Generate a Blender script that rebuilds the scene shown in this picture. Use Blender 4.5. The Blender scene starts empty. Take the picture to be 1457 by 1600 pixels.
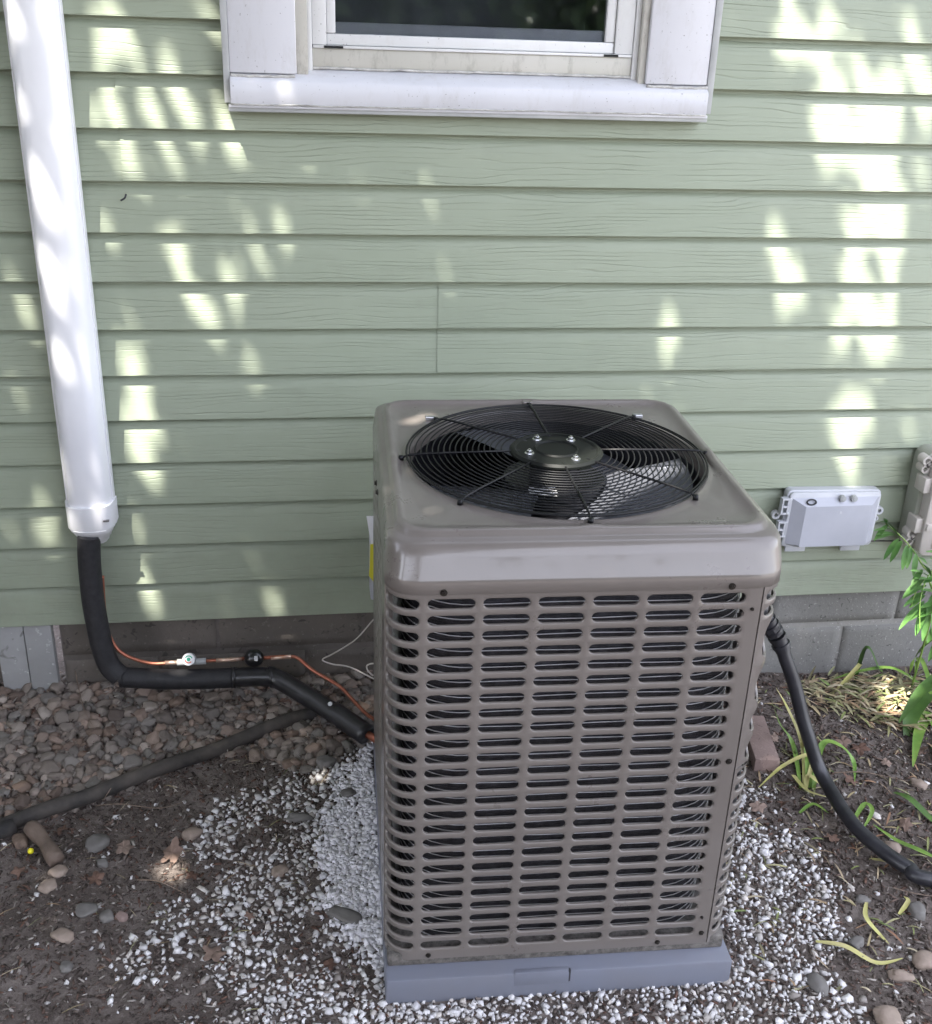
import bpy, bmesh, math, random
import numpy as np
from mathutils import Vector, Matrix, noise
random.seed(7); rng = np.random.default_rng(7)
C = bpy.context.scene.collection
PI = math.pi
# ------------------------------------------------------------------ camera
CAM = np.array([-0.0898, -2.6607, 1.7581]); PITCH, YAW, ROLL, FPX = 0.4252, 0.1547, 0.0364, 1723.2
cy_, sy_, cp_, sp_ = math.cos(YAW), math.sin(YAW), math.cos(PITCH), math.sin(PITCH)
FW = np.array([sy_*cp_, cy_*cp_, -sp_]); R0 = np.array([cy_, -sy_, 0.0]); U0 = np.cross(R0, FW)
RT = R0*math.cos(ROLL) + U0*math.sin(ROLL); UP = U0*math.cos(ROLL) - R0*math.sin(ROLL)
cam = bpy.data.cameras.new('camera'); co = bpy.data.objects.new('camera', cam); C.objects.link(co)
co.matrix_world = Matrix(((RT[0], UP[0], -FW[0], CAM[0]), (RT[1], UP[1], -FW[1], CAM[1]), (RT[2], UP[2], -FW[2], CAM[2]), (0, 0, 0, 1)))
cam.sensor_fit = 'HORIZONTAL'; cam.sensor_width = 36; cam.lens = FPX/1457*36; cam.clip_start = 0.05; cam.clip_end = 500
bpy.context.scene.camera = co
# ------------------------------------------------------------------ light
SUN = Vector((0.75, 1.0, -2.5)).normalized()          # travel direction of the sunlight
world = bpy.data.worlds.new('World'); bpy.context.scene.world = world; world.use_nodes = True
wn = world.node_tree; sky = wn.nodes.new('ShaderNodeTexSky'); sky.sky_type = 'NISHITA'; sky.sun_disc = False
sky.sun_elevation = math.asin(-SUN.z); sky.sun_rotation = math.atan2(-SUN.x, -SUN.y)
bg = wn.nodes['Background']; hs = wn.nodes.new('ShaderNodeHueSaturation'); hs.inputs['Saturation'].default_value = .40; wn.links.new(sky.outputs[0], hs.inputs['Color']); tn = wn.nodes.new('ShaderNodeMix'); tn.data_type = 'RGBA'; tn.blend_type = 'MULTIPLY'; tn.inputs[0].default_value = 1; tn.inputs[7].default_value = (1.02, .985, 1.0, 1); wn.links.new(hs.outputs[0], tn.inputs[6]); wn.links.new(tn.outputs[2], bg.inputs[0]); bg.inputs[1].default_value = 0.15
sl = bpy.data.lights.new('sun', 'SUN'); sl.energy = 3.3; sl.angle = math.radians(0.5); sl.color = (1.0, 0.95, 0.87)
so = bpy.data.objects.new('sun', sl); C.objects.link(so); so.rotation_euler = SUN.to_track_quat('-Z', 'Y').to_euler(); so.location = (-3, -5, 9)
vs = bpy.context.scene.view_settings; vs.view_transform = 'Standard'; vs.look = 'None'; vs.gamma = 1; vs.exposure = 2.88; vs.use_curve_mapping = False
# ------------------------------------------------------------------ helpers
def ray(px, py): return (px-728.5)*RT/FPX - (py-800)*UP/FPX + FW
def at_y(px, py, y): d = ray(px, py); return CAM + (y-CAM[1])/d[1]*d
def at_z(px, py, z): d = ray(px, py); return CAM + (z-CAM[2])/d[2]*d
def tag(o, label=None, cat=None, group=None, kind=None):
    if label: o['label'] = label
    if cat: o['category'] = cat
    if group: o['group'] = group
    if kind: o['kind'] = kind
    return o
def empty(name, loc=(0, 0, 0), rz=0, label=None, cat=None, group=None, kind=None):
    o = bpy.data.objects.new(name, None); C.objects.link(o); o.location = loc; o.rotation_euler = (0, 0, rz); o.empty_display_size = .05
    return tag(o, label, cat, group, kind)
def link(name, me, mat=None, parent=None, smooth=False):
    o = bpy.data.objects.new(name, me); C.objects.link(o)
    if parent: o.parent = parent
    if mat and not me.materials: me.materials.append(mat)
    if smooth: me.polygons.foreach_set('use_smooth', [True]*len(me.polygons))
    return o
def mk(name, bm, mat=None, parent=None, smooth=False, angle=None):
    bmesh.ops.recalc_face_normals(bm, faces=bm.faces)
    if angle is not None:
        for f in bm.faces: f.smooth = True
        for e in bm.edges:
            if len(e.link_faces) == 2 and e.calc_face_angle(0) > math.radians(angle): e.smooth = False
    me = bpy.data.meshes.new(name); bm.to_mesh(me); bm.free()
    return link(name, me, mat, parent, smooth)
def npmesh(name, V, F, mat=None, parent=None, smooth=False):
    me = bpy.data.meshes.new(name); V = np.asarray(V, dtype=np.float32); F = np.asarray(F, dtype=np.int32)
    me.vertices.add(len(V)); me.vertices.foreach_set('co', V.ravel())
    k = F.shape[1]; me.loops.add(F.size); me.loops.foreach_set('vertex_index', F.ravel())
    me.polygons.add(len(F)); me.polygons.foreach_set('loop_start', np.arange(0, F.size, k, dtype=np.int32)); me.polygons.foreach_set('loop_total', np.full(len(F), k, dtype=np.int32))
    me.update(calc_edges=True)
    return link(name, me, mat, parent, smooth)
def box(bm, x0, x1, y0, y1, z0, z1, bev=0.0, seg=2):
    r = bmesh.ops.create_cube(bm, size=1.0)
    for v in r['verts']: v.co = Vector(((x0+x1)/2+v.co.x*(x1-x0), (y0+y1)/2+v.co.y*(y1-y0), (z0+z1)/2+v.co.z*(z1-z0)))
    if bev:
        es = list({e for v in r['verts'] for e in v.link_edges})
        bmesh.ops.bevel(bm, geom=es, offset=bev, segments=seg, affect='EDGES', profile=.5)
def boxo(name, x0, x1, y0, y1, z0, z1, mat, parent=None, bev=0.0, seg=2):
    bm = bmesh.new(); box(bm, x0, x1, y0, y1, z0, z1, bev, seg); return mk(name, bm, mat, parent, angle=40 if bev else None)
def cyl(bm, p0, p1, r0, r1=None, n=16, cap=True):
    p0, p1 = Vector(p0), Vector(p1); r1 = r0 if r1 is None else r1
    q = (p1-p0).to_track_quat('Z', 'Y')
    a = [bm.verts.new(p0+q@Vector((r0*math.cos(2*PI*i/n), r0*math.sin(2*PI*i/n), 0))) for i in range(n)]
    b = [bm.verts.new(p1+q@Vector((r1*math.cos(2*PI*i/n), r1*math.sin(2*PI*i/n), 0))) for i in range(n)]
    for i in range(n): bm.faces.new((a[i], a[(i+1) % n], b[(i+1) % n], b[i]))
    if cap: bm.faces.new(a[::-1]); bm.faces.new(b)
def spline(pts, n=8, closed=False):
    pts = [Vector(p) for p in pts]; out = []; m = len(pts)
    rngi = range(m) if closed else range(m-1)
    for i in rngi:
        g = (lambda k: pts[k % m]) if closed else (lambda k: pts[min(max(k, 0), m-1)])
        p0, p1, p2, p3 = g(i-1), g(i), g(i+1), g(i+2)
        for j in range(n):
            t = j/n; out.append(.5*((2*p1)+(-p0+p2)*t+(2*p0-5*p1+4*p2-p3)*t*t+(-p0+3*p1-3*p2+p3)*t**3))
    if not closed: out.append(pts[-1])
    return out
def tube(bm, pts, r, n=10, closed=False, cap=True, rf=None):
    pts = [Vector(p) for p in pts]; m = len(pts); rings = []; up = None
    for i in range(m):
        a = pts[(i-1) % m] if closed or i > 0 else pts[i]; b = pts[(i+1) % m] if closed or i < m-1 else pts[i]
        t = (b-a).normalized()
        if up is None: up = t.orthogonal().normalized()
        up = (up - t*up.dot(t)); up = up.normalized() if up.length > 1e-6 else t.orthogonal().normalized()
        s = t.cross(up); rr = rf(i/(m-1)) if rf else r
        rings.append([bm.verts.new(pts[i]+(up*math.cos(2*PI*k/n)+s*math.sin(2*PI*k/n))*rr) for k in range(n)])
    for i in range(m if closed else m-1):
        A, B = rings[i], rings[(i+1) % m]
        for k in range(n): bm.faces.new((A[k], A[(k+1) % n], B[(k+1) % n], B[k]))
    if cap and not closed: bm.faces.new(rings[0][::-1]); bm.faces.new(rings[-1])
def loft(bm, rings, closed=True, cap0=False, cap1=False):
    R = [[bm.verts.new(p) for p in r] for r in rings]; n = len(R[0])
    for a, b in zip(R, R[1:]):
        for k in range(n if closed else n-1): bm.faces.new((a[k], a[(k+1) % n], b[(k+1) % n], b[k]))
    if cap0: bm.faces.new(R[0][::-1])
    if cap1: bm.faces.new(R[-1])
    return R
# ------------------------------------------------------------------ materials
def mat(name, col, rough=.6, metal=0.0, coat=0.0, spec=.5):
    m = bpy.data.materials.new(name); m.use_nodes = True; b = m.node_tree.nodes['Principled BSDF']
    b.inputs['Base Color'].default_value = (*col, 1); b.inputs['Roughness'].default_value = rough; b.inputs['Metallic'].default_value = metal
    b.inputs['Coat Weight'].default_value = coat; b.inputs['Coat Roughness'].default_value = .05; b.inputs['Specular IOR Level'].default_value = spec
    return m
class N:
    def __init__(s, m): s.t = m.node_tree; s.b = s.t.nodes['Principled BSDF']
    def n(s, typ, **k):
        o = s.t.nodes.new('ShaderNode'+typ)
        for a, v in k.items(): setattr(o, a, v)
        return o
    def l(s, a, b): s.t.links.new(a, b)
    def obj(s, scale=(1, 1, 1), rand=0.0):
        tc = s.n('TexCoord'); mp = s.n('Mapping'); s.l(tc.outputs['Object'], mp.inputs[0]); mp.inputs['Scale'].default_value = scale
        if rand:
            oi = s.n('ObjectInfo'); ml = s.n('Math', operation='MULTIPLY'); ml.inputs[1].default_value = rand
            s.l(oi.outputs['Random'], ml.inputs[0]); s.l(ml.outputs[0], mp.inputs['Location'])
        return mp.outputs[0]
    def noise(s, vec, scale, detail=4, rough=.55, dist=0):
        o = s.n('TexNoise'); s.l(vec, o.inputs['Vector']); o.inputs['Scale'].default_value = scale; o.inputs['Detail'].default_value = detail
        o.inputs['Roughness'].default_value = rough; o.inputs['Distortion'].default_value = dist; return o.outputs['Fac']
    def ramp(s, f, stops):
        o = s.n('ValToRGB'); s.l(f, o.inputs[0]); e = o.color_ramp.elements
        while len(e) < len(stops): e.new(.5)
        for i, (p, c) in enumerate(stops): e[i].position = p; e[i].color = (*c, 1) if len(c) == 3 else c
        return o.outputs[0]
    def math(s, op, a, b=None, c=None):
        o = s.n('Math', operation=op)
        for i, v in enumerate((a, b, c)):
            if v is None: continue
            if isinstance(v, (int, float)): o.inputs[i].default_value = v
            else: s.l(v, o.inputs[i])
        return o.outputs[0]
    def mix(s, f, a, b, blend='MIX'):
        o = s.n('Mix', data_type='RGBA', blend_type=blend)
        for i, v in ((0, f), (6, a), (7, b)):
            if isinstance(v, (int, float)): o.inputs[i].default_value = v
            elif isinstance(v, tuple): o.inputs[i].default_value = (*v, 1)
            else: s.l(v, o.inputs[i])
        return o.outputs[2]
    def bump(s, h, strength=.3, dist=.002, normal=None):
        o = s.n('Bump'); s.l(h, o.inputs['Height']); o.inputs['Strength'].default_value = strength; o.inputs['Distance'].default_value = dist
        if normal: s.l(normal, o.inputs['Normal'])
        s.l(o.outputs[0], s.b.inputs['Normal']); return o.outputs[0]
    def col(s, c): s.l(c, s.b.inputs['Base Color'])
    def rough(s, c): s.l(c, s.b.inputs['Roughness'])
def varied(name, c0, c1, rough=.6, scale=30, bump=.2, dist=.001, metal=0, coat=0, detail=5):
    m = mat(name, c0, rough, metal, coat); n = N(m); v = n.obj(); f = n.noise(v, scale, detail)
    n.col(n.ramp(f, [(.3, c0), (.7, c1)])); n.bump(n.noise(v, scale*4, 3), bump, dist); return m
def speck(name, base, base2, dark, light, s=90, rough=.85, bump=.5):
    m = mat(name, base, rough); n = N(m); v = n.obj(rand=3.0)
    c = n.ramp(n.noise(v, 5, 5, .6), [(.3, base), (.7, base2)])
    f = n.noise(v, s, 3, .6); c = n.mix(n.ramp(f, [(.62, (0, 0, 0)), (.7, (.8, .8, .8))]), c, light)
    g = n.noise(v, s*.55, 2, .5, 1.0); c = n.mix(n.ramp(g, [(.28, (.8, .8, .8)), (.36, (0, 0, 0))]), c, dark)
    n.col(c); n.bump(n.noise(v, s*.8, 4, .7), bump, .003); return m
M = {}
def siding_mat():
    m = mat('sage_siding', (.3, .36, .27), .52); n = N(m); tc = n.n('TexCoord'); oi = n.n('ObjectInfo')
    sp = n.n('SeparateXYZ'); n.l(tc.outputs['Object'], sp.inputs[0]); x, z = sp.outputs[0], sp.outputs[2]
    off = n.math('MULTIPLY', oi.outputs['Random'], 37.0)
    cb = n.n('CombineXYZ'); n.l(n.math('ADD', n.math('MULTIPLY', x, 2.0), off), cb.inputs[0]); n.l(n.math('MULTIPLY', z, 13.0), cb.inputs[2]); n.l(off, cb.inputs[1])
    w = n.noise(cb.outputs[0], 1.0, 3, .45, .2)
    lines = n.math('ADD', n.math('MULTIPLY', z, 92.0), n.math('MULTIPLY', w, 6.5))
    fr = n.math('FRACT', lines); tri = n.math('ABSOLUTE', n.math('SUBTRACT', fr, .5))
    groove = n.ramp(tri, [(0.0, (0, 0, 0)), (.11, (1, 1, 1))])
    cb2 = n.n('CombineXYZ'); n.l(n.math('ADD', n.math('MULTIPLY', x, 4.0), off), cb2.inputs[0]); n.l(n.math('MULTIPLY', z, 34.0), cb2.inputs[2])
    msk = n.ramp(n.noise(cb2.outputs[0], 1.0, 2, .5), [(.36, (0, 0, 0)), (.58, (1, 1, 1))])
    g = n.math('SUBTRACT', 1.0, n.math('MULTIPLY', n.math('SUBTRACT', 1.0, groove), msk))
    cb3 = n.n('CombineXYZ'); n.l(n.math('MULTIPLY', x, 10.0), cb3.inputs[0]); n.l(n.math('MULTIPLY', z, 260.0), cb3.inputs[2]); n.l(off, cb3.inputs[1])
    fine = n.noise(cb3.outputs[0], 1.0, 3, .6)
    h = n.math('ADD', n.math('MULTIPLY', g, 1.0), n.math('MULTIPLY', fine, .55))
    n.bump(h, 1.0, .0008)
    v = n.obj(rand=9.0); d = n.noise(v, 2.2, 5, .6)
    c = n.ramp(d, [(.25, (.262, .300, .222)), (.75, (.302, .338, .254))])
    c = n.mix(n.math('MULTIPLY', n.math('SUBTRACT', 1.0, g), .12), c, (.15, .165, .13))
    c = n.mix(n.ramp(n.noise(v, 14, 6, .7), [(.55, (0, 0, 0)), (.85, (.25, .25, .25))]), c, (.22, .23, .18))
    sz = n.math('MULTIPLY', n.math('SUBTRACT', .62, z), 2.2); sz.node.use_clamp = True
    c = n.mix(n.math('MULTIPLY', sz, n.ramp(n.noise(v, 9, 8, .75), [(.42, (.05, .05, .05)), (.7, (.55, .55, .55))])), c, (.21, .215, .17))
    n.col(c); return m
M['siding'] = siding_mat()
def trim_mat(name, c0, c1, dirt, amt=.5):
    m = mat(name, c0, .42); n = N(m); v = n.obj(); c = n.ramp(n.noise(v, 3, 4), [(.3, c0), (.7, c1)])
    mp = n.obj((1, 1, .35)); f = n.ramp(n.noise(mp, 26, 8, .75), [(.52, (0, 0, 0)), (.8, (amt, amt, amt))]); c = n.mix(f, c, dirt)
    s = n.ramp(n.noise(v, 160, 2), [(.70, (0, 0, 0)), (.76, (.7, .7, .7))]); c = n.mix(s, c, (.12, .11, .1))
    n.col(c); n.bump(n.noise(v, 60, 4), .12, .001); return m
M['trim'] = trim_mat('white_trim', (.56, .56, .59), (.62, .62, .65), (.40, .38, .35), .45)
M['trimdirty'] = trim_mat('dirty_cream_trim', (.44, .43, .38), (.53, .51, .46), (.2, .18, .15), .95)
M['vinyl'] = trim_mat('white_vinyl', (.62, .62, .62), (.68, .68, .67), (.45, .42, .38), .35)
M['alu'] = varied('grey_aluminium', (.33, .34, .34), (.45, .46, .46), .4, 12, .15)
M['caulk'] = varied('caulk', (.30, .29, .27), (.62, .61, .58), .7, 40, .8, .004)
M['duct'] = varied('white_duct', (.74, .74, .77), (.80, .80, .82), .3, 5, .05)
M['foam'] = varied('black_foam', (.010, .010, .012), (.022, .021, .024), .62, 60, .5, .0015)
M['tape'] = varied('black_tape', (.012, .012, .013), (.028, .027, .03), .3, 30, .3, .001)
M['rubber'] = varied('black_conduit', (.014, .014, .018), (.03, .03, .036), .38, 25, .15)
M['hose'] = varied('dirty_black_edging', (.016, .015, .015), (.085, .072, .062), .8, 16, .5, .003, detail=8)
M['black'] = mat('black_paint', (.010, .010, .012), .28, 0, .3)
M['wire'] = mat('black_wire', (.005, .005, .006), .4, spec=.3)
M['screw'] = mat('dark_screw', (.05, .045, .04), .4, .8)
M['chrome'] = mat('zinc_bolt', (.65, .65, .66), .25, 1)
M['copper'] = varied('copper', (.34, .11, .07), (.46, .19, .12), .42, 40, .2, .001, metal=.75)
M['brass'] = varied('solder_copper', (.55, .30, .2), (.62, .5, .42), .35, 80, .2, .001, metal=.7)
def paint_mat():
    m = mat('taupe_paint', (.16, .147, .137), .30, 0, .5); n = N(m); v = n.obj()
    c = n.ramp(n.noise(v, 3, 4), [(.3, (.138, .121, .110)), (.7, (.160, .141, .128))])
    d = n.ramp(n.noise(v, 18, 9, .75), [(.55, (0, 0, 0)), (.85, (.12, .12, .12))]); c = n.mix(d, c, (.25, .22, .19))
    s = n.ramp(n.noise(v, 230, 2), [(.74, (0, 0, 0)), (.78, (.6, .6, .6))]); c = n.mix(s, c, (.09, .08, .07)); n.col(c)
    n.rough(n.ramp(n.noise(v, 9, 8, .7), [(.3, (.24, .24, .24)), (.75, (.42, .42, .42))])); n.bump(n.noise(v, 6, 2), .1, .006); return m
M['paint'] = paint_mat()
M['coil'] = varied('coil_fins', (.018, .017, .020), (.050, .048, .055), .5, 60, .6, .003, metal=.4)
M['guard'] = mat('guard_wire', (.42, .41, .42), .35, .3)
M['galv'] = mat('galvanised', (.42, .42, .43), .35, .85)
M['pad'] = varied('blue_grey_pad', (.155, .160, .190), (.150, .162, .205), .6, 9, .25, .0015, detail=8)
def dirt_edge_mat():
    m = mat('dirty_pan', (.16, .145, .13), .7); n = N(m); v = n.obj(); n.col(n.ramp(n.noise(v, 70, 5, .7), [(.35, (.05, .045, .04)), (.7, (.19, .175, .16))])); n.bump(n.noise(v, 90, 4), .6, .003); return m
M['pan'] = dirt_edge_mat()
M['label'] = mat('paper_label', (.7, .7, .72), .5)
M['ink'] = mat('printed_ink', (.03, .03, .035), .6)
M['boxgrey'] = varied('grey_plastic', (.40, .41, .46), (.45, .46, .51), .45, 10, .1)
M['boxedge'] = varied('light_grey_plastic', (.48, .49, .52), (.54, .55, .58), .45, 10, .1)
M['beige'] = varied('beige_plastic', (.50, .46, .43), (.58, .54, .50), .45, 14, .1)
M['beigedark'] = varied('weathered_grey_plastic', (.30, .31, .26), (.36, .37, .31), .5, 14, .1)
M['block'] = speck('grey_block', (.155, .152, .142), (.215, .21, .198), (.07, .07, .065), (.42, .41, .39), 130)
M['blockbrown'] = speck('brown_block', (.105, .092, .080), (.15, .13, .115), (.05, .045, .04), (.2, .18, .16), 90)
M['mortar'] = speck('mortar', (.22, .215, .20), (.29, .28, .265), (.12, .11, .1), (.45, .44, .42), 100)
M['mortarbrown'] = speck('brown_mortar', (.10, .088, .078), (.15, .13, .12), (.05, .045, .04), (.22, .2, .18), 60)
M['galvsheet'] = speck('weathered_grey_board', (.25, .25, .25), (.36, .36, .36), (.13, .13, .12), (.55, .55, .55), 45, .6, .3)
M['brick'] = speck('red_brown_brick', (.19, .135, .12), (.26, .19, .17), (.1, .07, .06), (.33, .26, .23), 110)
M['yellow'] = mat('yellow_tag', (.55, .50, .03), .5)
M['green'] = mat('sight_glass_green', (.02, .30, .20), .35)
M['redink'] = mat('sight_glass_red', (.5, .12, .08), .4)
def ground_mat():
    m = mat('soil', (.05, .04, .035), .95, spec=.2); n = N(m); v = n.obj()
    c = n.ramp(n.noise(v, 7, 9, .7), [(.3, (.085, .068, .060)), (.5, (.165, .137, .122)), (.72, (.28, .24, .22))])
    f = n.ramp(n.noise(v, 90, 4, .7), [(.55, (0, 0, 0)), (.68, (.7, .7, .7))]); c = n.mix(f, c, (.32, .28, .25))
    g = n.ramp(n.noise(v, 55, 3, .7), [(.3, (.8, .8, .8)), (.42, (0, 0, 0))]); c = n.mix(g, c, (.018, .014, .012)); n.col(c)
    n.bump(n.noise(v, 75, 8, .75), 1.0, .012); return m
M['ground'] = ground_mat()
def island_mat(name, stops, rough=.8, bump=.4, bs=150, bd=.002, objr=False, spec=.4, mott=.25):
    m = mat(name, stops[0][1], rough, spec=spec); n = N(m)
    f = n.n('ObjectInfo').outputs['Random'] if objr else n.n('NewGeometry').outputs['Random Per Island']
    c = n.ramp(f, stops); v = n.obj(rand=5.0 if objr else 0.0)
    k = n.ramp(n.noise(v, bs*.6, 5, .7), [(.3, (1-mott*2,)*3), (.7, (1+0*mott,)*3)]); c = n.mix(1.0, c, k, 'MULTIPLY'); n.col(c)
    n.bump(n.noise(v, bs, 4, .6), bump, bd); return m
peb_stops = [(0, (.18, .15, .13)), (.18, (.28, .235, .20)), (.36, (.20, .185, .165)), (.5, (.34, .25, .20)), (.62, (.26, .24, .22)), (.76, (.13, .10, .085)), (.88, (.24, .17, .13)), (1, (.44, .38, .33))]
M['pebble'] = island_mat('river_pebble', peb_stops, .75, .4, 90, .003, objr=True)
M['pebblebed'] = island_mat('river_pebble_bed', peb_stops, .75, .4, 90, .003)
M['chip'] = island_mat('marble_chip', [(0, (.66, .64, .65)), (.25, (.80, .78, .78)), (.42, (.56, .54, .54)), (.62, (.82, .80, .79)), (.76, (.42, .395, .38)), (.87, (.66, .61, .56)), (.95, (.30, .27, .25)), (1, (.18, .15, .13))], .75, .4, 220, .002, mott=.12)
M['heap'] = island_mat('marble_chip_heap', [(0, (.80, .78, .82)), (.4, (.86, .84, .87)), (.7, (.76, .74, .78)), (.9, (.87, .85, .88)), (1, (.50, .47, .47))], .8, .3, 220, .002, mott=.08)
M['litter'] = island_mat('soil_litter', [(0, (.05, .036, .03)), (.3, (.11, .083, .072)), (.5, (.19, .155, .135)), (.66, (.16, .085, .06)), (.8, (.08, .06, .05)), (.9, (.30, .26, .23)), (1, (.50, .46, .42))], .9, .3, 200)
M['straw'] = island_mat('dry_straw', [(0, (.36, .25, .15)), (.2, (.55, .48, .34)), (.38, (.22, .26, .09)), (.52, (.46, .36, .22)), (.64, (.30, .16, .10)), (.75, (.42, .40, .22)), (.86, (.14, .10, .07)), (1, (.20, .27, .09))], .7, .2, 100, mott=.15)
M['strap'] = varied('strap_leaf_green', (.09, .20, .03), (.22, .33, .07), .45, 30, .2)
M['strapdark'] = varied('dark_leaf_green', (.035, .085, .015), (.075, .15, .03), .45, 25, .2)
M['strapyellow'] = varied('yellowing_leaf', (.42, .42, .12), (.50, .44, .22), .55, 30, .2)
M['leaflet'] = varied('leaflet_green', (.06, .17, .035), (.13, .27, .07), .45, 40, .2)
M['deadleaf'] = island_mat('dead_leaf', [(0, (.13, .07, .05)), (.5, (.20, .125, .095)), (1, (.30, .22, .18))], .8, .4, 60, objr=True)
M['twig'] = varied('twig_bark', (.13, .09, .065), (.25, .19, .15), .85, 60, .5)
M['bark'] = varied('bark', (.07, .055, .045), (.14, .12, .10), .9, 18, 1.0, .02)
M['wood'] = varied('wet_wood', (.09, .065, .05), (.17, .125, .10), .7, 25, .6, .003)
M['slate'] = varied('grey_flat_stone', (.115, .108, .102), (.16, .15, .14), .75, 22, .3, .002)
M['tan'] = varied('tan_stone', (.22, .17, .135), (.30, .24, .2), .8, 30, .4, .003)
M['canopy'] = island_mat('canopy_leaf', [(0, (.035, .075, .018)), (.5, (.05, .10, .025)), (1, (.08, .13, .035))], .5, .1, 50)
def glass_mat():
    m = bpy.data.materials.new('window_glass'); m.use_nodes = True; t = m.node_tree; t.nodes.clear()
    o = t.nodes.new('ShaderNodeOutputMaterial'); mx = t.nodes.new('ShaderNodeMixShader'); fr = t.nodes.new('ShaderNodeFresnel'); fr.inputs[0].default_value = 1.7
    tr = t.nodes.new('ShaderNodeBsdfTransparent'); tr.inputs[0].default_value = (.88, .9, .92, 1); gl = t.nodes.new('ShaderNodeBsdfGlossy'); gl.inputs['Roughness'].default_value = .03
    mul = t.nodes.new('ShaderNodeMath'); mul.operation = 'MULTIPLY_ADD'; mul.inputs[1].default_value = 1.0; mul.inputs[2].default_value = .03
    t.links.new(fr.outputs[0], mul.inputs[0]); t.links.new(mul.outputs[0], mx.inputs[0]); t.links.new(tr.outputs[0], mx.inputs[1]); t.links.new(gl.outputs[0], mx.inputs[2]); t.links.new(mx.outputs[0], o.inputs[0]); return m
M['glass'] = glass_mat()
M['room'] = varied('room_wall', (.16, .155, .165), (.22, .215, .225), .9, 4, .1)
M['interior'] = varied('grey_inner_rail', (.5, .5, .54), (.58, .58, .62), .5, 20, .1)
# ------------------------------------------------------------------ ground
def gh(x, y):
    t = min(1, max(0, (y+.9)/.9)); s = min(1, max(0, (x+.2)/1.6))
    b = t*t*((1-s)*.035 + s*(-.042))
    near = math.exp(-((max(0, abs(x-.38)-.36))**2+(max(0, abs(y+.70)-.42))**2)/.01)
    n = noise.fractal(Vector((x*3.1, y*3.1, 0)), 1, 2.2, 4)*.010 + noise.noise(Vector((x*16, y*16, 3)))*.004 + noise.noise(Vector((x*45, y*45, 7)))*.0025
    return b + n*(1-near) - .004
def axis(lo, hi, step, far):
    a = list(np.arange(lo, hi, step)); s = step; v = hi
    while v < far: a.append(v); s *= 1.45; v += s
    a.append(far); s = step; v = lo; left = []
    while v > -far: s *= 1.45; v -= s; left.append(max(v, -far))
    return left[::-1]+a
xs, ys = axis(-1.35, 2.1, .0125, 60), [v for v in axis(-1.7, .12, .0125, 60)]
G = np.array([[(x, y, gh(x, y)) for x in xs] for y in ys]).reshape(-1, 3)
nx = len(xs); ii, jj = np.meshgrid(np.arange(len(ys)-1), np.arange(nx-1), indexing='ij'); b0 = (ii*nx+jj).ravel()
g = npmesh('ground', G, np.stack([b0, b0+1, b0+nx+1, b0+nx], 1), M['ground'], smooth=True)
tag(g, 'dark bare soil along the house with fine litter', kind='structure')
# ------------------------------------------------------------------ house
E0, Z0 = .1143, .2407
house = empty('house', (0, 0, 0), 0, 'house wall of sage green lap siding with a white trimmed window above block foundation', 'house')
def board(x0, x1, k, dy=0.0, dz=0.0):
    z = Z0+k*E0+dz; n = max(2, int((x1-x0)/.12)+1); X = np.linspace(x0, x1, n)
    prof = [(.026, .006), (.0240, .0), (.0012, .0), (.0, .0012), (.0002, .004), (.0045, .035), (.0092, .072), (.0125, .093), (.0158, .0985), (.0215, .1045), (.0228, E0+.001), (.0228, E0+.010)]
    V = []
    for x in X:
        wy = noise.noise(Vector((x*1.7, k*3.1, 0)))*.0013; wz = noise.noise(Vector((x*1.1, k*5.7, 4)))*.0011
        for (py, pz) in prof: V.append((x, py+wy-dy, z+pz+wz))
    m = len(prof); F = [(i*m+j, i*m+j+1, (i+1)*m+j+1, (i+1)*m+j) for i in range(n-1) for j in range(m-1)]
    # end faces of the board's folded edge
    e0 = len(V); 
    for i in (0, n-1):
        b = len(V)
        for j in range(m): v = V[i*m+j]; V.append((v[0], v[1]+.0015, v[2]))
        for j in range(m-1): F.append((i*m+j, i*m+j+1, b+j+1, b+j))
    o = npmesh('siding_board', V, F, M['siding'], house); 
    o.data.polygons.foreach_set('use_smooth', [True]*len(F))
    try: o.data.set_sharp_from_angle(angle=math.radians(35))
    except Exception: pass
    return o
WL, WR = -.246, .858
seams = {0: [-2.4, 2.6], 1: [1.9], 2: [-.565, 3.0], 3: [-1.9, 2.3], 4: [1.75], 5: [2.9], 6: [.258], 7: [.258], 8: [-1.5, 2.2], 9: [2.6], 10: [-.467], 11: [-.467, 2.0], 12: [-2.0], 13: [2.4]}
for k in range(0, 27):
    cuts = sorted(seams.get(k, [(-1.7, 1.9, 2.7)[k % 3]]))
    segs = []; prev = -3.4
    for c in cuts+[5.0]: segs.append((prev, c)); prev = c
    for i, (a, b) in enumerate(segs):
        dy, dz = (i % 2)*.0016, (i % 2)*.0012
        parts_ = [(a, b)]
        if 12 <= k <= 22: parts_ = [(a, min(b, WL)), (max(a, WR), b)]
        for p, q in parts_:
            if q-p > .02: board(p-(.02 if i and p == a and dy else 0), q, k, dy, dz)
boxo('wall_sheathing', -3.4, WL, .027, .10, Z0+.006, 3.35, M['room'], house)
boxo('wall_sheathing', WR, 5.0, .027, .10, Z0+.006, 3.35, M['room'], house)
boxo('wall_sheathing', WL, WR, .027, .10, Z0+.006, 1.60, M['room'], house)
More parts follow.
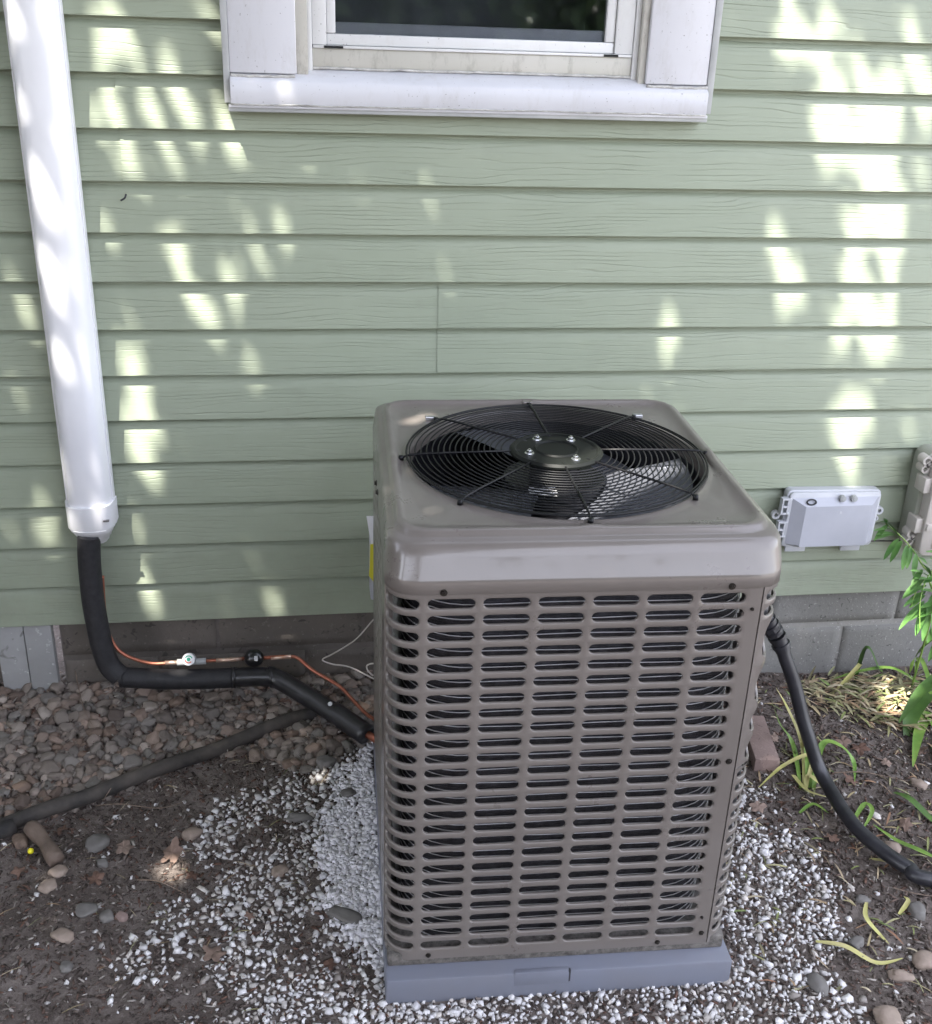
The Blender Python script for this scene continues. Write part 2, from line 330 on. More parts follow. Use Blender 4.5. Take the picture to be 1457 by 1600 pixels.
# foundation: blocks recessed behind the siding, mortar deeper still
FY = .030
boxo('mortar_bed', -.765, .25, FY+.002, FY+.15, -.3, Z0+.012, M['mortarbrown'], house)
boxo('mortar_bed', .25, 5.0, FY+.002, FY+.15, -.3, Z0+.012, M['mortar'], house)
def block(x0, x1, z0, z1, m, k):
    bm = bmesh.new(); e = .0035
    X = [x0, x0+e]+list(np.linspace(x0+e, x1-e, max(3, int((x1-x0)/.02)))[1:-1])+[x1-e, x1]; Z = [z0, z0+e]+list(np.linspace(z0+e, z1-e, max(3, int((z1-z0)/.02)))[1:-1])+[z1-e, z1]; V = {}
    for i, x in enumerate(X):
        for j, z in enumerate(Z):
            ed = i in (0, len(X)-1) or j in (0, len(Z)-1)
            V[i, j] = bm.verts.new((x+noise.noise(Vector((x*30, z*30, k)))*.0018, FY-.0015+(.008 if ed else 0)+noise.noise(Vector((x*14, z*14, k)))*.0016, z+noise.noise(Vector((x*25, z*25, k+9)))*.0018))
    for i in range(len(X)-1):
        for j in range(len(Z)-1): bm.faces.new((V[i, j], V[i+1, j], V[i+1, j+1], V[i, j+1]))
    me = bpy.data.meshes.new('foundation_block'); bm.to_mesh(me); bm.free()
    return link('foundation_block', me, m, house, True)
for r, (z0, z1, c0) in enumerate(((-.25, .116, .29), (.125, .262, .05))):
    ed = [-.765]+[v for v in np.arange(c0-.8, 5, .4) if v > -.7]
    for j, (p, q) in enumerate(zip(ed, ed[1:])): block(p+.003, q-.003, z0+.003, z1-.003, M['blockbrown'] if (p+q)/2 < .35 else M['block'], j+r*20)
# weathered grey corner boards at the far left below the siding
cb = empty('corner_post', (0, 0, 0)); cb.parent = house
boxo('board', -.852, -.782, .012, .04, -.15, Z0-.002, M['galvsheet'], cb, .002)
boxo('board', -.926, -.855, .016, .04, -.15, Z0-.002, M['galvsheet'], cb, .002)
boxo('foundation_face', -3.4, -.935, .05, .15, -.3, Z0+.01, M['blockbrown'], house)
# ------------------------------------------------------------------ window
win = empty('window', (0, 0, 0)); win.parent = house
ZT = 2.78
boxo('channel', WL-.004, WL+.010, -.030, .016, 1.560, ZT, M['alu'], win, .001)
boxo('channel', WR-.008, WR+.008, -.030, .016, 1.560, ZT, M['alu'], win, .001)
boxo('casing', WL+.010, -.0915, -.028, .016, 1.622, ZT, M['trim'], win, .003)
boxo('casing', .703, WR-.008, -.028, .016, 1.622, ZT, M['trim'], win, .003)
boxo('casing', -.0915, .703, -.026, .016, 2.66, ZT, M['trim'], win, .003)
# jamb returns between the casing and the window
boxo('jamb', -.0913, -.066, -.016, .09, 1.60, 2.66, M['trimdirty'], win, .002)
boxo('jamb', .6875, .7028, -.016, .09, 1.60, 2.66, M['trimdirty'], win, .002)
boxo('jamb_stop', -.066, -.056, .000, .09, 1.60, 2.66, M['vinyl'], win, .002)
boxo('jamb_stop', .6745, .687, .000, .09, 1.60, 2.66, M['vinyl'], win, .002)
# sill with a sloped top
bm = bmesh.new(); prof = [(-.044, 1.558), (-.047, 1.562), (-.047, 1.603), (-.043, 1.609), (.006, 1.632), (.09, 1.634), (.09, 1.558)]
loft(bm, [[Vector((x, y, z)) for y, z in prof] for x in (WL+.0105, WR-.0085)], True, True, True); mk('sill', bm, M['trim'], win, angle=50)
boxo('sill_flashing', WL+.004, WR-.002, -.040, .014, 1.5425, 1.5575, M['alu'], win, .002)
boxo('sill_lip', WL+.006, WR-.004, -.0445, -.040, 1.5515, 1.5575, M['trim'], win, .001)
def caulk(pts, r):
    bm = bmesh.new(); P = spline(pts, 14); P = [p+Vector((0, noise.noise(p*40)*r*.4, noise.noise(p*55)*r*.7)) for p in P]
    tube(bm, P, r, 6, rf=lambda t: r*(.75+.5*abs(noise.noise(Vector((t*23, 1, 0)))))); mk('caulk_bead', bm, M['caulk'], win, True)
caulk([(-.235, -.031, 1.617), (-.16, -.033, 1.616), (-.095, -.031, 1.617)], .004)
caulk([(.705, -.031, 1.617), (.78, -.033, 1.616), (.85, -.031, 1.617)], .004)
caulk([(-.062, .004, 1.635), (.2, .003, 1.634), (.45, .004, 1.635), (.68, .003, 1.634)], .0035)
caulk([(-.236, -.047, 1.559), (.1, -.048, 1.5585), (.4, -.048, 1.559), (.85, -.047, 1.5585)], .0022)
# window unit: cream track below, white sash above, glass, inner rail
boxo('track', -.056, .674, .006, .09, 1.6345, 1.676, M['trimdirty'], win, .002)
boxo('track_ledge', -.054, .672, .000, .03, 1.6762, 1.682, M['vinyl'], win, .001)
boxo('weep_cover', -.030, .012, -.0015, .004, 1.6765, 1.6815, M['black'], win)
boxo('weep_cover', .606, .640, -.0015, .004, 1.6765, 1.6815, M['black'], win)
boxo('frame', -.0555, -.024, .004, .09, 1.6825, 2.655, M['vinyl'], win, .002)
boxo('frame', .632, .6735, .004, .09, 1.6825, 2.655, M['vinyl'], win, .002)
boxo('bottom_rail', -.0235, .6310, .010, .035, 1.6825, 1.706, M['vinyl'], win, .003)
boxo('stile', -.0235, -.004, .0105, .035, 1.7065, 2.62, M['vinyl'], win, .003)
boxo('stile', .6095, .6310, .0105, .035, 1.7065, 2.62, M['vinyl'], win, .003)
boxo('top_rail', -.0235, .6310, .010, .035, 2.6205, 2.655, M['vinyl'], win, .003)
boxo('pane', -.0038, .6093, .020, .023, 1.7065, 2.62, M['glass'], win)
boxo('inner_rail', -.0038, .6093, .027, .05, 1.698, 1.730, M['interior'], win, .003)
bm = bmesh.new()
box(bm, -.05, .69, .55, .57, 1.55, 2.7); box(bm, -.07, -.05, .1, .57, 1.55, 2.7); box(bm, .69, .71, .1, .57, 1.55, 2.7); box(bm, -.05, .69, .1, .55, 1.55, 1.57); box(bm, -.05, .69, .1, .55, 2.68, 2.7)
mk('dark_room', bm, M['room'], win)
# ------------------------------------------------------------------ air conditioner
UX, UY, UA = .3898, -.699, -.034
ac = empty('air_conditioner', (UX, UY, 0), UA, 'taupe central air conditioner with round fan grille on top, on a blue grey pad', 'air conditioner')
XL, XR, YF, YB, RC = -.345, .337, -.386, .386, .048
def path(u):
    """front at y=YF, u = x between the corners; wraps to both sides; returns point and outward normal"""
    if u < XL+RC:
        s = XL+RC-u; a = s/RC
        if a <= PI/2: nx_, ny_ = -math.sin(a), -math.cos(a); return XL+RC+RC*nx_, YF+RC+RC*ny_, nx_, ny_
        return XL, YF+RC+(s-RC*PI/2), -1, 0
    if u > XR-RC:
        s = u-(XR-RC); a = s/RC
        if a <= PI/2: nx_, ny_ = math.sin(a), -math.cos(a); return XR-RC+RC*nx_, YF+RC+RC*ny_, nx_, ny_
        return XR, YF+RC+(s-RC*PI/2), 1, 0
    return u, YF, 0, -1
COLP, ROWP, ROW0 = .0931, .0314, .8641
def cellgeo(bm, uc, vc, W, H, w, h, cache, dep=.0045, ch=.0016):
    r = min(w, h)/2; horiz = w >= h; L = (w-2*r)/2 if horiz else (h-2*r)/2
    hole, outr = [], []
    seq = [-90, -60, -30, 0, 30, 60, 90]
    def rect(t, sg):
        if horiz:
            if abs(t) == 90: return (sg*L, math.copysign(H/2, t))
            if abs(t) == 60: return (sg*W/2, math.copysign(H/2, t))
            if abs(t) == 30: return (sg*W/2, math.copysign(H/4, t))
            return (sg*W/2, 0)
    pts = []
    for t in seq: pts.append(((L, 0), math.radians(t), rect(t, 1) if horiz else None))
    res_h, res_o = [], []
    if horiz:
        for t in seq: a = math.radians(t); res_h.append((L, 0, a)); res_o.append(rect(t, 1))
        for f in (.5, 0, -.5): res_h.append((f*L, 0, PI/2)); res_o.append((f*L, H/2))
        for t in seq[::-1]: a = PI-math.radians(t); res_h.append((-L, 0, a)); res_o.append(rect(t, -1))
        for f in (-.5, 0, .5): res_h.append((f*L, 0, -PI/2)); res_o.append((f*L, -H/2))
    else:
        def rv(t, sg):
            if abs(t) == 90: return (math.copysign(W/2, t), sg*L)
            if abs(t) == 60: return (math.copysign(W/2, t), sg*H/2)
            if abs(t) == 30: return (math.copysign(W/4, t), sg*H/2)
            return (0, sg*H/2)
        for t in seq: res_h.append((0, L, PI/2-math.radians(t) )); res_o.append(rv(t, 1))
        for f in (.5, 0, -.5): res_h.append((0, f*L, 0)); res_o.append((W/2, f*L))
        for t in seq[::-1]: res_h.append((0, -L, -PI/2+math.radians(t))); res_o.append(rv(t, -1))
        for f in (-.5, 0, .5): res_h.append((0, f*L, PI)); res_o.append((-W/2, f*L))
    def P(u, v, d):
        key = (round(u, 5), round(v, 5), round(d, 5))
        if key not in cache:
            x, y, a, b = path(u); cache[key] = bm.verts.new((x-a*d, y-b*d, v))
        return cache[key]
    rings = [[P(uc+o[0], vc+o[1], 0) for o in res_o]]
    for rr, d in ((r, 0), (r-ch*.45, ch*.35), (r-ch, ch*1.4), (r-ch, dep)):
        rings.append([P(uc+q[0]+rr*math.cos(q[2]), vc+q[1]+rr*math.sin(q[2]), d) for q in res_h])
    n = len(res_h)
    for a, b in zip(rings, rings[1:]):
        for k in range(n):
            vsx = [a[k], a[(k+1) % n], b[(k+1) % n], b[k]]; u_ = []
            for v in vsx:
                if v not in u_: u_.append(v)
            if len(u_) >= 3:
                try: bm.faces.new(u_)
                except ValueError: pass
def strip(bm, u0, u1, v0, v1, cache, us=None):
    us = us or list(np.linspace(u0, u1, max(2, int((u1-u0)/.012)+1)))
    def P(u, v):
        key = (round(u, 5), round(v, 5), 0.0)
        if key not in cache: x, y, a, b = path(u); cache[key] = bm.verts.new((x, y, v))
        return cache[key]
    for a, b in zip(us, us[1:]): bm.faces.new((P(a, v0), P(b, v0), P(b, v1), P(a, v1)))
ZB, ZTOP = .076, .900
SW, SH = .0825, .0215
def cell_us(uc):  # u-lines of a cell's top and bottom edge
    L = (SW-SH)/2; return [uc-COLP/2]+[uc+f*L for f in (-1, -.5, 0, .5, 1)]+[uc+COLP/2]
def louvre(name, cols, ul, ur, parent, special=None):
    bm = bmesh.new(); cache = {}; vt = ROW0+ROWP/2; vb = ROW0-24.5*ROWP
    for ci, uc in enumerate(cols):
        r = 0
        while r < 25:
            n = special.get((ci, r), 1) if special else 1
            if n == 1: cellgeo(bm, uc, ROW0-r*ROWP, COLP, ROWP, SW, SH, cache)
            else:
                cellgeo(bm, uc, ROW0-(r+(n-1)/2)*ROWP, COLP, ROWP*n, .060, ROWP*n-.012, cache)
            r += n
        us = cell_us(uc)
        strip(bm, 0, 0, vt, ZTOP, cache, us); strip(bm, 0, 0, ZB, vb, cache, us)
    lo, hi = cols[0]-COLP/2, cols[-1]+COLP/2
    for a, b in ((ul, lo), (hi, ur)):
        if b-a > .001: strip(bm, a, b, ZB, ZTOP, cache)
    # folded edges at the seams
    for u in (ul, ur):
        x, y, a, b = path(u); v = [bm.verts.new((x-a*d, y-b*d, z)) for d, z in ((0, ZB), (0, ZTOP), (.012, ZTOP), (.012, ZB))]; bm.faces.new(v)
    x = [path(u) for u in np.linspace(ul, ur, 60)]
    A = [bm.verts.new((p[0], p[1], ZB)) for p in x]; B = [bm.verts.new((p[0]-p[2]*.014, p[1]-p[3]*.014, ZB)) for p in x]
    for i in range(59): bm.faces.new((A[i], A[i+1], B[i+1], B[i]))
    for f in bm.faces: f.smooth = True
    for e in bm.edges:
        if len(e.link_faces) == 2 and e.calc_face_angle(0) > math.radians(28): e.smooth = False
    me = bpy.data.meshes.new(name); bmesh.ops.recalc_face_normals(bm, faces=bm.faces); bm.to_mesh(me); bm.free()
    return link(name, me, M['paint'], parent)
front_cols = [-.2380+COLP*k for k in range(-1, 6)]
louvre('louvred_panel', front_cols, -.379, .2957, ac)
louvre('louvred_panel', [.3452+COLP*k for k in range(0, 8)], .2982, 1.06, ac, {(0, 2): 3, (0, 5): 3, (0, 8): 2, (0, 10): 2})
louvre('louvred_panel', [-.600-COLP*k for k in range(4, -1, -1)], -1.10, -.4115, ac)
boxo('corner_post', XL-.002, XL+.003, YF+RC+.000, YF+RC+.030, ZB+.001, ZTOP-.006, M['paint'], ac, .002)
boxo('back_panel', XL+.004, XR-.004, YB-.012, YB-.004, ZB+.001, .89, M['paint'], ac)
# cap: lofted from a rounded rectangle at the skirt to the round fan opening
NP = 128
def rrect(x0, x1, y0, y1, r, z, bulge=None):
    cx, cy, hx, hy = (x0+x1)/2, (y0+y1)/2, (x1-x0)/2, (y1-y0)/2; out = []
    for i in range(NP):
        a = 2*PI*i/NP; c, s = math.cos(a), math.sin(a)
        # ray from the centre to the rounded rectangle
        t = min(hx/max(abs(c), 1e-9), hy/max(abs(s), 1e-9)); px, py = abs(c*t), abs(s*t)
        if px > hx-r and py > hy-r:
            ox, oy = hx-r, hy-r; B = -2*(abs(c)*ox+abs(s)*oy); Cc = ox*ox+oy*oy-r*r; D = B*B-4*Cc
            if D >= 0: t = (-B+math.sqrt(D))/2
        zz = z
        out.append(Vector((cx+c*t, cy+s*t, zz)))
    return out
def inset(i_x, i_y, r, z): return rrect(XL-.003+i_x, XR+.003-i_x, YF-.003+i_y, YB+.003-i_y, r, z)
def circ(r, z):
    cx, cy = (XL+XR)/2, 0; out = []
    for i in range(NP):
        a = 2*PI*i/NP; d = Vector((math.cos(a), math.sin(a))); oc = Vector((cx, cy)); B = oc.dot(d); t = -B+math.sqrt(B*B-oc.dot(oc)+r*r)
        out.append(Vector((cx+d.x*t, cy+d.y*t, z)))
    return out
rings = [inset(.006, .006, .048, .886), inset(.0012, .0012, .052, .8835), inset(0, 0, .053, .8845), inset(0, 0, .053, .9085), inset(.0004, .0012, .052, .9105), inset(.0030, .0145, .050, .9445), inset(.0045, .0205, .049, .9565),
         inset(.0068, .0262, .049, .9625), inset(.0105, .0325, .049, .9655), inset(.0165, .0420, .049, .9668), inset(.0200, .0465, .049, .9690), inset(.0225, .0500, .049, .9745), inset(.0262, .0545, .049, .9775), inset(.0315, .0600, .049, .9780), inset(.0360, .0650, .049, .9755), inset(.041, .070, .049, .9712)]
# blend the top towards the ring: shallow dish then a raised rolled lip, then down into the shroud
def blend(A, B, f, z): return [Vector((a.x+(b.x-a.x)*f, a.y+(b.y-a.y)*f, z)) for a, b in zip(A, B)]
c1 = circ(.300, .9695)
last = rings[-1]
rings += [blend(last, c1, .35, .9695), blend(last, c1, .8, .9690), c1, circ(.296, .9715), circ(.291, .9718), circ(.287, .9690), circ(.2845, .962), circ(.283, .945)]
# the spoke ends sit in small notches that push the edge up
SP0 = PI+.019
for rg in rings[11:18]:
    for v in rg:
        a = math.atan2(v.y, v.x); d = math.hypot(v.x, v.y)
        for k in range(8):
            da = (a-(SP0+k*PI/4)+PI) % (2*PI)-PI
            if abs(da) < .14 and d > .29: v.z += .0045*math.exp(-(da/.055)**2)*math.exp(-((d-.315)/.02)**2)
bm = bmesh.new(); loft(bm, rings); mk('top_cover', bm, M['paint'], ac, True)
# dark shroud and inner floor
bm = bmesh.new(); loft(bm, [circ(.2825, .9445), circ(.281, .90), circ(.279, .80), circ(.285, .78)]); mk('fan_shroud', bm, M['black'], ac, True)
# coil (rounded square) with light wrapped wires
def rr2(off, r, z): return rrect(XL+off, XR-off, YF+off, YB-off, r, z)
bm = bmesh.new(); loft(bm, [rr2(.034, .11, .082), rr2(.034, .11, .882)]); loft(bm, [rr2(.075, .12, .082), rr2(.075, .12, .775), rr2(.2, .05, .77)]); mk('coil', bm, M['coil'], ac, True)
def rings_mesh(zs, off, r, rad, m_, name, wob=0.0):
    V, F = [], []
    for zi, z in enumerate(zs):
        P = rr2(off, r, z); b = len(V); q = 4
        for i, p in enumerate(P):
            nrm = Vector((p.x, p.y, 0)).normalized(); dz = wob*math.sin(i*.35+zi*1.7)
            for k in range(q):
                a = 2*PI*k/q; V.append((p.x+nrm.x*rad*math.cos(a), p.y+nrm.y*rad*math.cos(a), z+dz+rad*math.sin(a)))
        for i in range(NP):
            for k in range(q): F.append((b+i*q+k, b+((i+1) % NP)*q+k, b+((i+1) % NP)*q+(k+1) % q, b+i*q+(k+1) % q))
    o = npmesh(name, V, F, m_, ac, True); o['kind'] = 'stuff'; return o
rings_mesh(np.arange(.093, .88, .0157), .0315, .11, .0012, M['guard'], 'coil_wires', .0012)
rings_mesh(np.arange(.090, .88, .0052), .0340, .11, .0010, M['coil'], 'coil_fins')
for x, y in ((XR-.022, YF+.03), (XR-.020, YF+.075), (XL+.012, YF+.26)): boxo('support_post', x-.008, x+.006, y-.006, y+.006, .092, .88, M['galv'], ac)
boxo('base_pan', XL+.004, XR-.004, YF+.003, YB-.004, .0575, .0915, M['pan'], ac, .004)
# motor, hub and blades
bm = bmesh.new(); cyl(bm, (0, 0, .76), (0, 0, .930), .100, n=48); cyl(bm, (0, 0, .9301), (0, 0, .965), .05, n=32); mk('motor', bm, M['black'], ac, angle=40)
bm = bmesh.new()
def lbl(a0, a1, z0, z1, r=.0727):
    A = [bm.verts.new((r*math.sin(t), -r*math.cos(t), z0)) for t in np.linspace(a0, a1, 8)]; B = [bm.verts.new((r*math.sin(t), -r*math.cos(t), z1)) for t in np.linspace(a0, a1, 8)]
    for i in range(7): bm.faces.new((A[i], A[i+1], B[i+1], B[i]))
for k in range(5): box(bm, -.062+.004*(k == 0), -.008, -.052-k*.0085-.0045, -.052-k*.0085, .9302, .9308)
box(bm, -.038, -.012, -.0985, -.0955, .9302, .9308)
mk('motor_label', bm, M['label'], ac)
blade_m = mat('blade_metal', (.24, .25, .29), .34, .5)
for k in range(3):
    bm = bmesh.new(); a0 = math.radians(-45+120*k); R_, S_ = 8, 9; V = {}
    for i in range(R_+1):
        r = .104+(.270-.104)*i/R_; span = math.radians(100 if i else 94)*(1-.03*i/R_)
        for j in range(S_+1):
            t = j/S_-.5; a = a0+t*span+.12*i/R_; z = .905+.085*t*(.45+.55*r/.27)+.012*(1-4*t*t)
            V[i, j] = bm.verts.new((r*math.cos(a), r*math.sin(a), z))
    for i in range(R_):
        for j in range(S_): bm.faces.new((V[i, j], V[i+1, j], V[i+1, j+1], V[i, j+1]))
    bmesh.ops.solidify(bm, geom=bm.faces[:], thickness=.0015); mk('fan_blade', bm, blade_m, ac, True)
# grille
gr = empty('fan_guard', (0, 0, 0)); gr.parent = ac; GZ = .979
radii = [.292, .2865]+[.2865-.0112*k for k in range(1, 17)]
for r in radii:
    bm = bmesh.new(); sag = .006*(1-(r/.292)**2)
    tube(bm, [(r*math.cos(t), r*math.sin(t), GZ+sag) for t in np.linspace(0, 2*PI, 97)[:-1]], .0015 if r < .29 else .0022, 6, closed=True); mk('ring', bm, M['wire'], gr, True)
for k in range(8):
    a = SP0+k*PI/4; bm = bmesh.new(); c, s = math.cos(a), math.sin(a)
    tube(bm, [(c*r, s*r, z) for r, z in ((.07, GZ+.0075), (.15, GZ+.0065), (.25, GZ+.0045), (.285, GZ+.0025), (.297, GZ-.001), (.3025, GZ-.006))], .0023, 8)
    cyl(bm, (c*.3030, s*.3030, GZ-.008), (c*.3030, s*.3030, GZ+.001), .0055, .0045, 10); mk('spoke', bm, M['wire'], gr, True)
bm = bmesh.new()
pr = [(.0, .0065), (.038, .0065), (.041, .0095), (.044, .0065), (.078, .0055), (.082, .0085), (.0865, .0085), (.0915, .004), (.0915, .000), (.0, .000)]
loft(bm, [[Vector((max(r, .0001)*math.cos(2*PI*i/64), max(r, .0001)*math.sin(2*PI*i/64), GZ+.003+z)) for i in range(64)] for r, z in pr]); hubm = mat('hub_paint', (.006, .007, .006), .5, 0, 0, .2)
mk('hub_plate', bm, hubm, gr, angle=30)
for ang, rr_ in ((118, .062), (52, .062), (200, .060), (-62, .060)):
    a = math.radians(ang); x, y = rr_*math.cos(a), rr_*math.sin(a); bm = bmesh.new()
    cyl(bm, (x, y, GZ+.007), (x, y, GZ+.0105), .0095, n=20); cyl(bm, (x, y, GZ+.0105), (x, y, GZ+.0155), .0065, .0060, 6); cyl(bm, (x, y, GZ+.0155), (x, y, GZ+.0185), .0032, .0028, 10); mk('bolt', bm, M['chrome'], gr)
for kx in (1, 3, 2):   # clear clips holding the guard at the back
    a = SP0-kx*PI/4; bm = bmesh.new(); x, y = .318*math.cos(a), .318*math.sin(a); box(bm, x-.011, x+.011, y-.006, y+.006, .971, .9795, .002); mk('clip', bm, M['galv'] if kx != 2 else M['paint'], gr)
def screw(x, y, z, nrm, r=.0055):
    nrm = Vector(nrm); p = Vector((x, y, z)); bm = bmesh.new(); cyl(bm, p, p+nrm*.0012, r*1.15, n=16); cyl(bm, p+nrm*.001, p+nrm*.0045, r*.8, r*.65, 6); mk('screw', bm, M['screw'], ac)
screw(-.252, YF-.003, .8885, (0, -1, 0)); screw(.238, YF-.003, .8890, (0, -1, 0)); screw(XR+.003, YF+.10, .8925, (1, 0, 0)); screw(XL-.003, -.02, .91, (-1, 0, 0)); screw(XL-.003, .05, .90, (-1, 0, 0))
screw(.281, YF, .842, (0, -1, 0), .003); screw(.283, YF, .522, (0, -1, 0), .0052); screw(-.262, YF, .086, (0, -1, 0), .0045); screw(.195, YF, .086, (0, -1, 0), .0045); screw(.283, YF, .104, (0, -1, 0), .0045); screw(.279, YF, .145, (0, -1, 0), .003)
# pad
pad = empty('equipment_pad', (UX, UY, 0), UA, 'blue grey plastic pad under the air conditioner on white stone chips', 'pad')
boxo('slab', XL-.001, XR+.008, -.418, .405, -.02, .057, M['pad'], pad, .006)
boxo('raised_panel', -.095, .012, -.4188, -.408, .026, .0585, M['pad'], pad, .0012)
boxo('notch', .0135, .016, -.4187, -.412, .030, .0582, M['ink'], pad)
# ------------------------------------------------------------------ line duct on the wall
duct = empty('line_duct', (-.635, 0, .5), 0, 'white plastic line cover running down the wall at the far left', 'duct')
def dprof(w, d, z, y0=.0):
    # half-rounded cover: flat sides with a rounded front
    pts = [(-w, y0), (-w, -d*.34), (-w*.97, -d*.44), (-w*.88, -d*.72), (-w*.70, -d*.90), (-w*.40, -d*.985), (0, -d), (w*.40, -d*.985), (w*.70, -d*.90), (w*.88, -d*.72), (w*.97, -d*.44), (w, -d*.34), (w, y0)]
    return [Vector((x, y, z)) for x, y in pts]
bm = bmesh.new(); loft(bm, [dprof(.054, .072, .105), dprof(.054, .072, 3.1-.5)], True, True, True); mk('cover', bm, M['duct'], duct, angle=55)
bm = bmesh.new()
for sx in (-1, 1): box(bm, sx*.0555-.002, sx*.0555+.002, -.026, .0, .108, 2.6, .0008)
mk('side_rail', bm, M['duct'], duct)
bm = bmesh.new(); loft(bm, [dprof(.0605, .080, .112), dprof(.0605, .080, .052), dprof(.0585, .078, .048)], True, True, True); mk('end_collar', bm, M['duct'], duct, angle=50)
bm = bmesh.new(); rg = []
for z, w in ((.0478, .0565), (.040, .054), (.0385, .0515), (.028, .0475), (.0265, .0455), (.014, .041), (.0125, .039), (.000, .034), (-.0015, .031)): rg.append(dprof(w, w*1.42, z))
loft(bm, rg, True, True, True); mk('end_cone', bm, M['duct'], duct, angle=35)
boxo('latch_slot', .036, .050, -.0775, -.0700, .074, .0775, M['ink'], duct)
# ------------------------------------------------------------------ insulated line set
def AY(px, py, y): return Vector(at_y(px, py, y))
ls = empty('insulated_pipe', (-.2, -.1, .1), 0, 'black foam insulated refrigerant pipe bending from the duct along the foundation to the unit', 'pipe')
OFS = Vector(ls.location)
def seg(name, pts, r, m_, n=18, k=8, parent=ls, rf=None, bump=.0012):
    bm = bmesh.new(); P = spline([Vector(p)-OFS for p in pts], k); P = [p+Vector((noise.noise(p*14), noise.noise(p*14+Vector((5, 0, 0))), noise.noise(p*14+Vector((0, 9, 0)))))*bump for p in P]
    tube(bm, P, r, n, rf=rf); return mk(name, bm, m_, parent, True)
e1 = AY(190, 1058, -.10); e2 = AY(366, 1059, -.10); e3 = AY(424, 1058, -.10); end = AY(572, 1146, -.30)
seg('foam_sleeve', [AY(139, 835, -.05), AY(140, 880, -.055), AY(146, 940, -.065), AY(157, 1000, -.08), AY(170, 1038, -.09), e1+Vector((-.002, 0, .002))], .0285, M['foam'])
seg('foam_sleeve', [e1+Vector((.0, 0, -.001)), AY(275, 1062, -.10), e2], .0270, M['foam'])
seg('foam_sleeve', [e2+Vector((.003, 0, 0)), AY(400, 1057, -.10), e3], .0262, M['tape'])
seg('foam_sleeve', [e3+Vector((-.012, .004, .004)), AY(440, 1064, -.115), AY(500, 1100, -.20), end], .0265, M['tape'])
seg('foam_sleeve', [AY(520, 1112, -.225), end+Vector((.004, -.006, -.001))], .0285, M['tape'], k=6)
for p, q in ((e1, AY(200, 1060, -.10)), (e2, e2+Vector((.006, 0, 0))), (e3, e3+Vector((.006, -.003, -.001)))):
    seg('tape_ring', [p-Vector((.004, 0, 0)), p+Vector((.004, 0, 0))], .0292, M['tape'], k=2)
seg('copper_stub', [end, end+Vector((.04, -.05, .0))], .010, M['copper'])
bm = bmesh.new(); bmesh.ops.create_icosphere(bm, subdivisions=2, radius=.006, matrix=Matrix.Translation(AY(516, 1107, -.24)-OFS+Vector((0, -.012, .022)))); mk('white_blob', bm, M['label'], ls, True)
# copper liquid line with sight glass and filter
OFS = Vector((-.35, -.07, .15))
cl = empty('copper_line', OFS, 0, 'thin bare copper refrigerant line above the black pipe with sight glass and drier', 'pipe')
yy = -.085
seg('tube', [AY(160, 900, -.045), AY(163, 950, -.05), AY(170, 990, -.06), AY(190, 1020, -.075), AY(232, 1036, yy), AY(265, 1036, yy)], .0048, M['copper'], 10, parent=cl, bump=0)
seg('joint', [AY(258, 1036, yy), AY(282, 1035, yy)], .0060, M['brass'], 12, 2, cl, bump=0)
seg('fitting', [AY(277, 1035, yy), AY(322, 1033, yy)], .0088, M['alu'], 14, 2, cl, bump=0)
seg('tube', [AY(320, 1033, yy), AY(384, 1029, yy)], .0046, M['copper'], 10, 3, cl, bump=0)
seg('joint', [AY(338, 1032, yy), AY(378, 1030, yy)], .0058, M['brass'], 12, 2, cl, bump=0)
seg('tube', [AY(412, 1028, yy), AY(450, 1026, yy), AY(466, 1029, yy), AY(490, 1048, -.11), AY(530, 1072, -.16), AY(548, 1090, -.20), AY(572, 1115, -.27), AY(592, 1128, -.33)], .0050, M['copper'], 10, parent=cl, bump=0)
seg('joint', [AY(424, 1028, yy), AY(455, 1026, yy)], .0060, M['brass'], 12, 2, cl, bump=0)
sgp = AY(297, 1030, yy)-OFS; nrm = Vector((-.05, -.86, .5)).normalized()
bm = bmesh.new(); cyl(bm, sgp-nrm*.004, sgp+nrm*.022, .0165, n=28); mk('sight_glass_body', bm, M['alu'], cl, angle=40)
sg = bmesh.new(); cyl(sg, sgp+nrm*.0221, sgp+nrm*.0235, .0162, n=32); sgo = mk('sight_glass_dial', sg, M['label'], cl, angle=40)
def dial(r0, r1, a0, a1, m_, off):
    q = nrm.to_track_quat('Z', 'Y'); bm = bmesh.new(); A, B = [], []
    for t in np.linspace(a0, a1, 20):
        A.append(bm.verts.new(sgp+nrm*off+q@Vector((r0*math.cos(t), r0*math.sin(t), 0)))); B.append(bm.verts.new(sgp+nrm*off+q@Vector((r1*math.cos(t), r1*math.sin(t), 0))))
    for i in range(19): bm.faces.new((A[i], A[i+1], B[i+1], B[i]))
    mk('dial_mark', bm, m_, sgo)
dial(.0075, .0105, .3, 2.7, M['green'], .0237); dial(.0075, .0105, 3.2, 5.6, M['redink'], .0237); dial(.0001, .005, 0, 2*PI, M['green'], .0238)
fp = AY(397, 1028, yy)-OFS
bm = bmesh.new(); pr = [(-.025, .006), (-.0235, .012), (-.017, .0195), (-.009, .0235), (0, .0245), (.009, .0235), (.017, .0195), (.0235, .012), (.025, .006)]
loft(bm, [[Vector((fp.x+dx, fp.y+r*math.cos(t), fp.z+r*math.sin(t))) for t in np.linspace(0, 2*PI, 25)[:-1]] for dx, r in pr], True, True, True); mk('filter_drier', bm, M['black'], cl, True)
boxo('drier_label', fp.x+.002, fp.x+.011, fp.y-.0235, fp.y-.0205, fp.z+.004, fp.z+.018, M['label'], cl)
